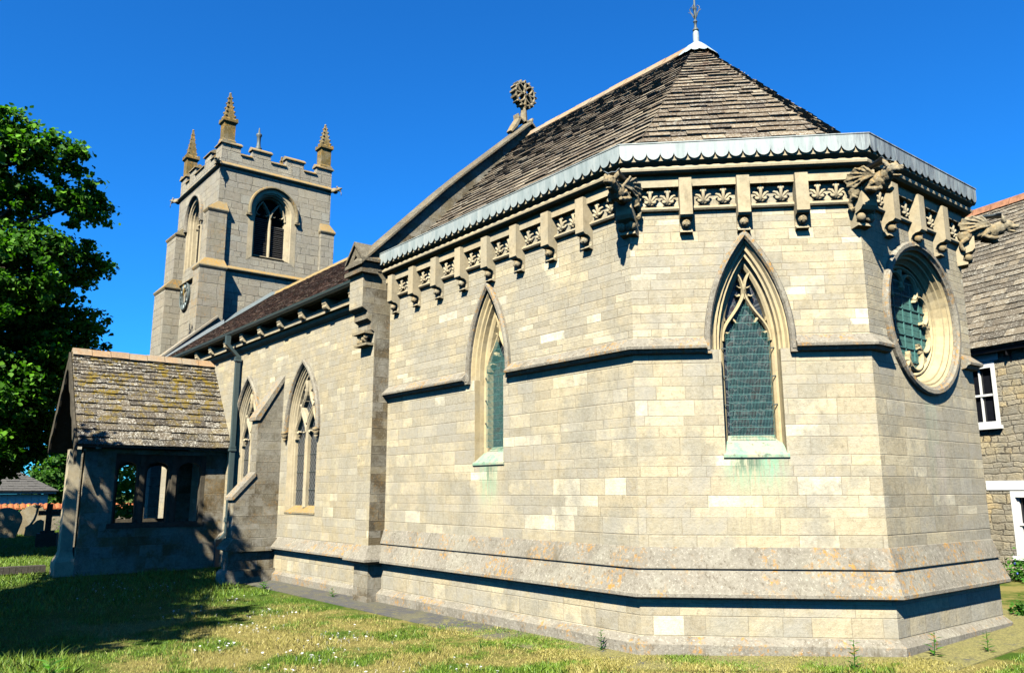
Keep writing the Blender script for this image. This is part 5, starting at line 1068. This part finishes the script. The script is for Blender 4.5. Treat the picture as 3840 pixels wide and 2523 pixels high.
BIG = [(-19.6, -5.3, 10.4, 1.71, 1.49), (-21.2, -7.5, 9.9, 2.83, 2.83), (-22.6, -7.8, 6.7, 3.12, 3.12), (-19.1, -4.6, 7.7, 1.71, 1.64), (-18.6, -3.6, 8.4, 0.92, 0.74), (-21.4, -3.4, 7.6, 1.0, 0.92), (-21.9, -3.4, 6.1, 1.25, 1.0), (-19.6, -4.2, 4.5, 1.26, 0.89), (-20.4, -5.1, 5.0, 1.79, 1.49), (-20.0, -5.1, 3.4, 1.12, 0.74), (-21.2, -6.1, 3.4, 1.49, 0.89), (-18.6, -4.1, 9.7, 0.74, 0.67), (-21.6, -6.1, 8.3, 2.23, 2.23), (-23.4, -11.7, 9.1, 3.87, 3.57), (-19.9, -11.0, 8.3, 3.42, 3.27), (-25.0, -8.5, 10.7, 2.98, 2.68), (-21.8, -10.1, 12.2, 2.68, 2.08), (-20.5, -8.5, 5.5, 2.38, 1.79), (-23.4, -6.9, 4.2, 1.79, 1.04), (-18.0, -2.9, 9.6, 0.82, 0.74), (-17.6, -3.7, 10.7, 0.82, 0.67), (-18.2, -4.9, 11.0, 1.04, 0.89), (-20.0, -2.5, 8.4, 1.0, 0.83), (-20.0, -2.3, 6.4, 0.92, 0.83), (-19.7, -3.0, 5.7, 1.0, 0.67), (-19.9, -3.5, 4.4, 1.0, 0.69), (-19.9, -4.3, 3.4, 1.0, 0.67), (-21.1, -3.3, 3.9, 1.0, 0.67), (-19.2, -4.9, 3.0, 1.19, 0.67), (-21.5, -5.6, 2.9, 1.2, 0.6), (-21.4, -4.1, 3.1, 1.12, 0.78), (-19.6, -5.2, 2.3, 1.1, 0.6), (-20.5, -3.5, 7.2, 1.12, 1.12), (-20.5, -6.6, 4.6, 1.8, 1.4), (-21.5, -3.0, 5.0, 1.4, 1.2), (-21.5, -3.3, 3.4, 1.3, 1.0), (-22.5, -4.2, 2.6, 1.3, 0.8)]
tree = empty('sycamore_tree', (-21.2, -8.9, 0), label='large leafy green tree rising behind the porch front at the left edge', cat='tree')
limbs(tree, (-21.2, -8.9, -.1), (-21.0, -8.4, 10.6), .38, BIG, 3)
leaves('crown', crown_pts(BIG, 90, .25, .36, 34), .125, 'leaf', tree)
SH = [(-3.6, -11.0, 7.0, 2.7, 1.9), (-2.2, -10.2, 6.6, 1.6, 1.1), (-5.4, -11.6, 7.2, 2.2, 1.7), (-3.0, -12.2, 8.2, 2.0, 1.4), (-4.5, -9.6, 6.2, 1.3, .8), (-6.5, -10.2, 7.5, 2.0, 1.5), (-2.0, -11.5, 7.8, 1.5, 1.2), (-7.4, -8.9, 7.2, 1.6, 1.0), (-8.7, -7.9, 6.9, 1.35, .9), (-9.7, -7.0, 6.9, 1.25, .8), (-6.4, -8.3, 6.9, 1.3, .8), (-8.6, -9.6, 8.0, 1.5, .9), (-7.2, -6.5, 6.6, .85, .5)]
t2 = empty('lime_tree', (-3.8, -11.8, 0), label='broad tree beside the photographer that shades the lawn', cat='tree'); limbs(t2, (-3.8, -11.8, -.1), (-3.9, -11.3, 7.5), .26, SH, 5); leaves('crown', crown_pts(SH, 60, .15, .45, 26), .16, 'leaf', t2)
for i, (x, y, h, r, lb) in enumerate(((-29.5, 2.6, 4.6, 1.9, 'bushy green tree seen through the left porch opening'), (-62, 5.5, 5.2, 3.2, 'round tree behind the white house, next to the porch pier'))):
    tr2 = empty('garden_tree', (x, y, 0), label=lb, cat='tree'); lob = [(x+random.uniform(-.5, .5)*r, y+random.uniform(-.5, .5)*r, h*random.uniform(.25, .8), r*.62, r*.6) for _ in range(9)]
    limbs(tr2, (x, y, -.9), (x, y, h*.7), .12, lob, i+9); leaves('crown', crown_pts(lob, 26, .4, .5, 16), .16 if i == 0 else .26, 'shrub', tr2)
def shrub(x, y, w, d, h, n, label, flowers=None, mat='shrub', size=.07):
    o = empty('flowering_shrub' if flowers else 'green_shrub', (x, y, 0), label=label, cat='shrub'); z0 = gz(x, y)
    p = rng.normal(size=(n, 3))*np.array([w*.32, d*.32, 0])+np.array([x, y, z0]); p[:, 2] = z0+np.abs(rng.normal(0, .5, n))*h*np.exp(-((p[:, 0]-x)/w)**2)*.9+.02
    leaves('foliage', p, size, mat, o, droop=-.3)
    mb = MB()
    for k in range(14): a = random.uniform(0, 2*PI); r_ = random.random()*.3; mb.tube([(x+r_*w*math.cos(a)*.4, y+r_*d*math.sin(a)*.4, z0-.05), (x+r_*w*math.cos(a), y+r_*d*math.sin(a), z0+h*random.uniform(.5, .95))], [.012, .005], 4)
    mb.build('stems', 'weed' if size < .08 else 'bark', o)
    if flowers:
        mb = MB()
        for k in range(flowers[1]): q_ = p[random.randrange(n)]; mb.ball((q_[0]+random.uniform(-.05, .05), q_[1]+random.uniform(-.05, .05), q_[2]+.06), flowers[2], 6, 4)
        mb.build('flowers', flowers[0], o)
shrub(-33.5, .9, 2.0, 1.0, 1.15, 1500, 'yellow-flowered shrub between the stone cross and the porch pier', ('yellow', 90, .045))
shrub(-35.4, -1.1, 1.6, 1.2, 1.1, 1200, 'yellow-dotted shrub left of the broad headstone', ('yellow', 60, .04)); shrub(-36.2, -3.6, 1.6, 1.6, 1.7, 1600, 'hedge shrub on the churchyard wall left of the orange pantiles')
shrub(*KF(.35, .45, 0)[:2], .9, .4, .42, 900, 'leafy border plant with blue flowers below the cottage window', ('blue', 16, .022), 'weed', .06)
shrub(1.75, 5.6, .3, .25, .16, 140, 'low green plant at the far corner of the church footing', None, 'weed', .05)

# ------------------------------------------------------------------ grass, daisies, weeds
def on_lawn(x, y):
    """true outside the church footprint and the slate path"""
    c = ((y > -.86) & (x > -9.9) & (x < .35)) | ((x-y)*q > -.2) & False
    dB = (x*q-y*q); ins = (dB < .82) & (y > -.86) & (x < K2+.82) & (x > -10) & (y < 7.5)
    pr_ = (x > -16.4) & (x < -13.15) & (y > -3.4); nv = (y > -.08) & (x < -9.9) & (y < 6.6) & (x > -23.5)
    return ~(ins | pr_ | nv | ((y > -.05) & (x < .5) & (x > -20) & (y < 6.5)))
def blades(name, n, x0, x1, y0, y1, h0, h1, w, dens=None, zo=0., **k):
    x = rng.uniform(x0, x1, n); y = rng.uniform(y0, y1, n); m = on_lawn(x, y)
    if dens is not None: m &= rng.random(n) < dens(x, y)
    x, y = x[m], y[m]; N = len(x); z = np.array([gz(a, b) for a, b in zip(x, y)])-.006+zo; az = rng.uniform(0, 2*PI, N); h = rng.uniform(h0, h1, N)*rng.uniform(.6, 1.2, N)
    pt = np.sin(x*3.1+y*1.7)*np.cos(y*2.9-x*1.3); h *= 1+.45*pt; lean = rng.normal(0, .45, (N, 2))*h[:, None]; c_, s_ = np.cos(az)*w, np.sin(az)*w
    V = np.zeros((N, 5, 3)); V[:, 0] = np.stack([x-c_, y-s_, z], 1); V[:, 1] = np.stack([x+c_, y+s_, z], 1)
    V[:, 2] = np.stack([x+c_*.7+lean[:, 0]*.4, y+s_*.7+lean[:, 1]*.4, z+h*.6], 1); V[:, 3] = np.stack([x+lean[:, 0], y+lean[:, 1], z+h], 1); V[:, 4] = np.stack([x-c_*.7+lean[:, 0]*.4, y-s_*.7+lean[:, 1]*.4, z+h*.6], 1)
    me = bpy.data.meshes.new(name); me.vertices.add(N*5); me.vertices.foreach_set('co', V.reshape(-1)); Fs = (np.arange(N)[:, None]*5+np.arange(5)).reshape(-1)
    me.loops.add(N*5); me.loops.foreach_set('vertex_index', Fs); me.polygons.add(N); me.polygons.foreach_set('loop_start', np.arange(N)*5); me.polygons.foreach_set('loop_total', np.full(N, 5)); me.update(calc_edges=True)
    ca = me.color_attributes.new('rnd', 'FLOAT_COLOR', 'CORNER'); ca.data.foreach_set('color', np.repeat(np.stack([rng.random(N), rng.random(N), rng.random(N), np.ones(N)], 1), 5, 0).reshape(-1))
    me.materials.append(MAT['blade']); o = bpy.data.objects.new(name, me); S.collection.objects.link(o); return tag(o, **k)
dcam = lambda x, y: np.hypot(x-CP.x, y-CP.y)
blades('grass', 420000, -9, 4.2, -6.4, 3.5, .022, .05, .0026, dens=lambda x, y: np.clip(1.5-dcam(x, y)/12, .15, 1), kind='stuff', label='short patchy lawn grass, green and dry straw coloured', cat='grass')
blades('rough_grass', 120000, -40, -8, -7, 2, .04, .10, .005, kind='stuff', label='longer churchyard grass left of the porch and under the tree', cat='grass')
blades('tall_grass', 9000, -4.6, -1.6, -6.3, -4.9, .05, .14, .0035, kind='stuff', label='tall fresh green grass tuft in the lower left corner', cat='grass', dens=lambda x, y: np.clip(1.3-np.hypot((x+3.3)/1.3, (y+5.9)/.9), 0, 1))
blades('edge_grass', 26000, -1, 4, -1.9, 3.2, .04, .09, .003, kind='stuff', label='bright grass fringe growing along the slate path', cat='grass', dens=lambda x, y: np.where(np.abs((x-y)*q-1.0) < .22, .9, 0))
LAWN_ = on_lawn; on_lawn = lambda x, y: (np.abs((x-y)*q-.42) < .36) & (x > -.6) & (y < 4) & (x > .1*0-1) | ((y < -.14) & (y > -.85) & (x > -3.4) & (x < .2))
blades('dry_tufts', 420000, -3.6, 3.2, -1.2, 3.4, .010, .030, .0028, zo=.018, kind='stuff', label='dry straw grass creeping over the slate path', cat='grass', dens=lambda x, y: np.clip(.75+.9*np.sin(x*5.1+y*2.3)*np.cos(y*4.3-x*2.9), .08, 1)*np.clip((x+3.4)/2.2, 0, 1)*np.where((x > 1.85) & (y > 1.9), 0, 1))
on_lawn = LAWN_
blades('far_grass', 20000, 1.2, 12, 4.5, 12, .05, .12, .006, kind='stuff', label='grass beside the cottage', cat='grass')
# daisies, each its own flower head on a stalk
def mk_daisy():
    mb = MB(); n = 12; vs = [(0, 0, .035)]
    for j in range(n*2): r_ = .0135 if j % 2 == 0 else .010; a = PI*j/n; vs.append((r_*math.cos(a), r_*math.sin(a), .037+(.002 if j % 2 else 0)))
    mb.add(vs, [(0, j+1, (j+1) % (2*n)+1) for j in range(2*n)]); mb.cyl((0, 0, 0), (0, 0, .035), .0012, n=4)
    return mb.build('daisy', 'daisy', label='tiny white daisy head in the short lawn grass', cat='daisy', group='white daisies scattered over the lawn')
d0_ = mk_daisy(); first_d = True
clus = [(-5.6, -1.9, .5, 16), (-3.0, -2.2, .8, 34), (-2.2, -2.9, .7, 26), (-3.4, -3.3, .5, 14), (-4.5, -2.6, .5, 16), (-.9, -2.2, .7, 16), (-1.6, -3.6, .8, 14), (-10.2, -2.2, .7, 16), (-11.0, -3.3, .9, 26), (-9.0, -3.0, 1.0, 16), (.6, -2.4, .8, 10), (-.2, -3.3, .9, 10), (1.4, -1.0, .8, 8), (-6.4, -2.9, .7, 12), (-7.6, -1.8, .5, 10)]
for cx_, cy_, r_, n__ in clus:
    for _ in range(n__):
        x = random.gauss(cx_, r_*.5); y = random.gauss(cy_, r_*.42)
        if not bool(on_lawn(np.array(x), np.array(y))): continue
        o = d0_ if first_d else d0_.copy()
        if not first_d: S.collection.objects.link(o)
        first_d = False; o.location = (x, y, gz(x, y)+random.uniform(0, .01)); o.rotation_euler = (random.gauss(.15, .25), random.gauss(0, .25), random.uniform(0, 6)); s_ = random.uniform(.75, 1.35); o.scale = (s_, s_, 1)
def weed(x, y, h, n, label, lw=.10, base=0):
    o = empty('weed_plant', (x, y, 0), label=label, cat='weed'); mb = MB(); lean = (random.uniform(-.1, .1)*h, random.uniform(-.1, .1)*h); mb.tube([(x, y, gz(x, y)-.02), (x+lean[0], y+lean[1], h+gz(x, y))], [.006, .003], 5); mb.build('stem', 'weed', o); mb = MB()
    for k in range(n):
        t = (k+.5)/n; a = k*2.4; L_ = lw*(1.1-.5*t); z = gz(x, y)+h*t*.95; b = Vector((x+lean[0]*t, y+lean[1]*t, z)); d_ = Vector((math.cos(a), math.sin(a), .45)); s_ = Vector((-math.sin(a), math.cos(a), 0))*L_*.16
        mb.add([b, b+d_*L_*.4+s_, b+d_*L_*.95-Vector((0, 0, L_*.15)), b+d_*L_*.4-s_], [(0, 1, 2, 3)], col=(random.random(),)*3)
    mb.build('foliage', 'weed', o)
weed(1.92, .92, .30, 18, 'slender weed standing in front of the pale footing stone near the apse corner', .11); weed(2.15, 2.1, .26, 11, 'broad-leaved weed against the east footing, casting a thin shadow', .13)
weed(2.42, 2.75, .22, 14, 'small leafy weed on the slate path right of the apse corner', .10); weed(-.42, -.22, .24, 20, 'bushy dark green weed growing at the foot of the angled wall', .08)
weed(-6.75, -.35, .17, 12, 'weed at the foot of the nave wall beside the buttress shadow', .11); weed(-1.55, -1.05, .10, 9, 'tiny weed on the outer edge of the slate path', .06)
weed(-8.9, -.7, .12, 12, 'broad leaf weed in shade beside the nave buttress', .15)
weed(-2.75, -5.25, .22, 9, 'big-leaved yellow-green dock plant in the lower left grass', .24)
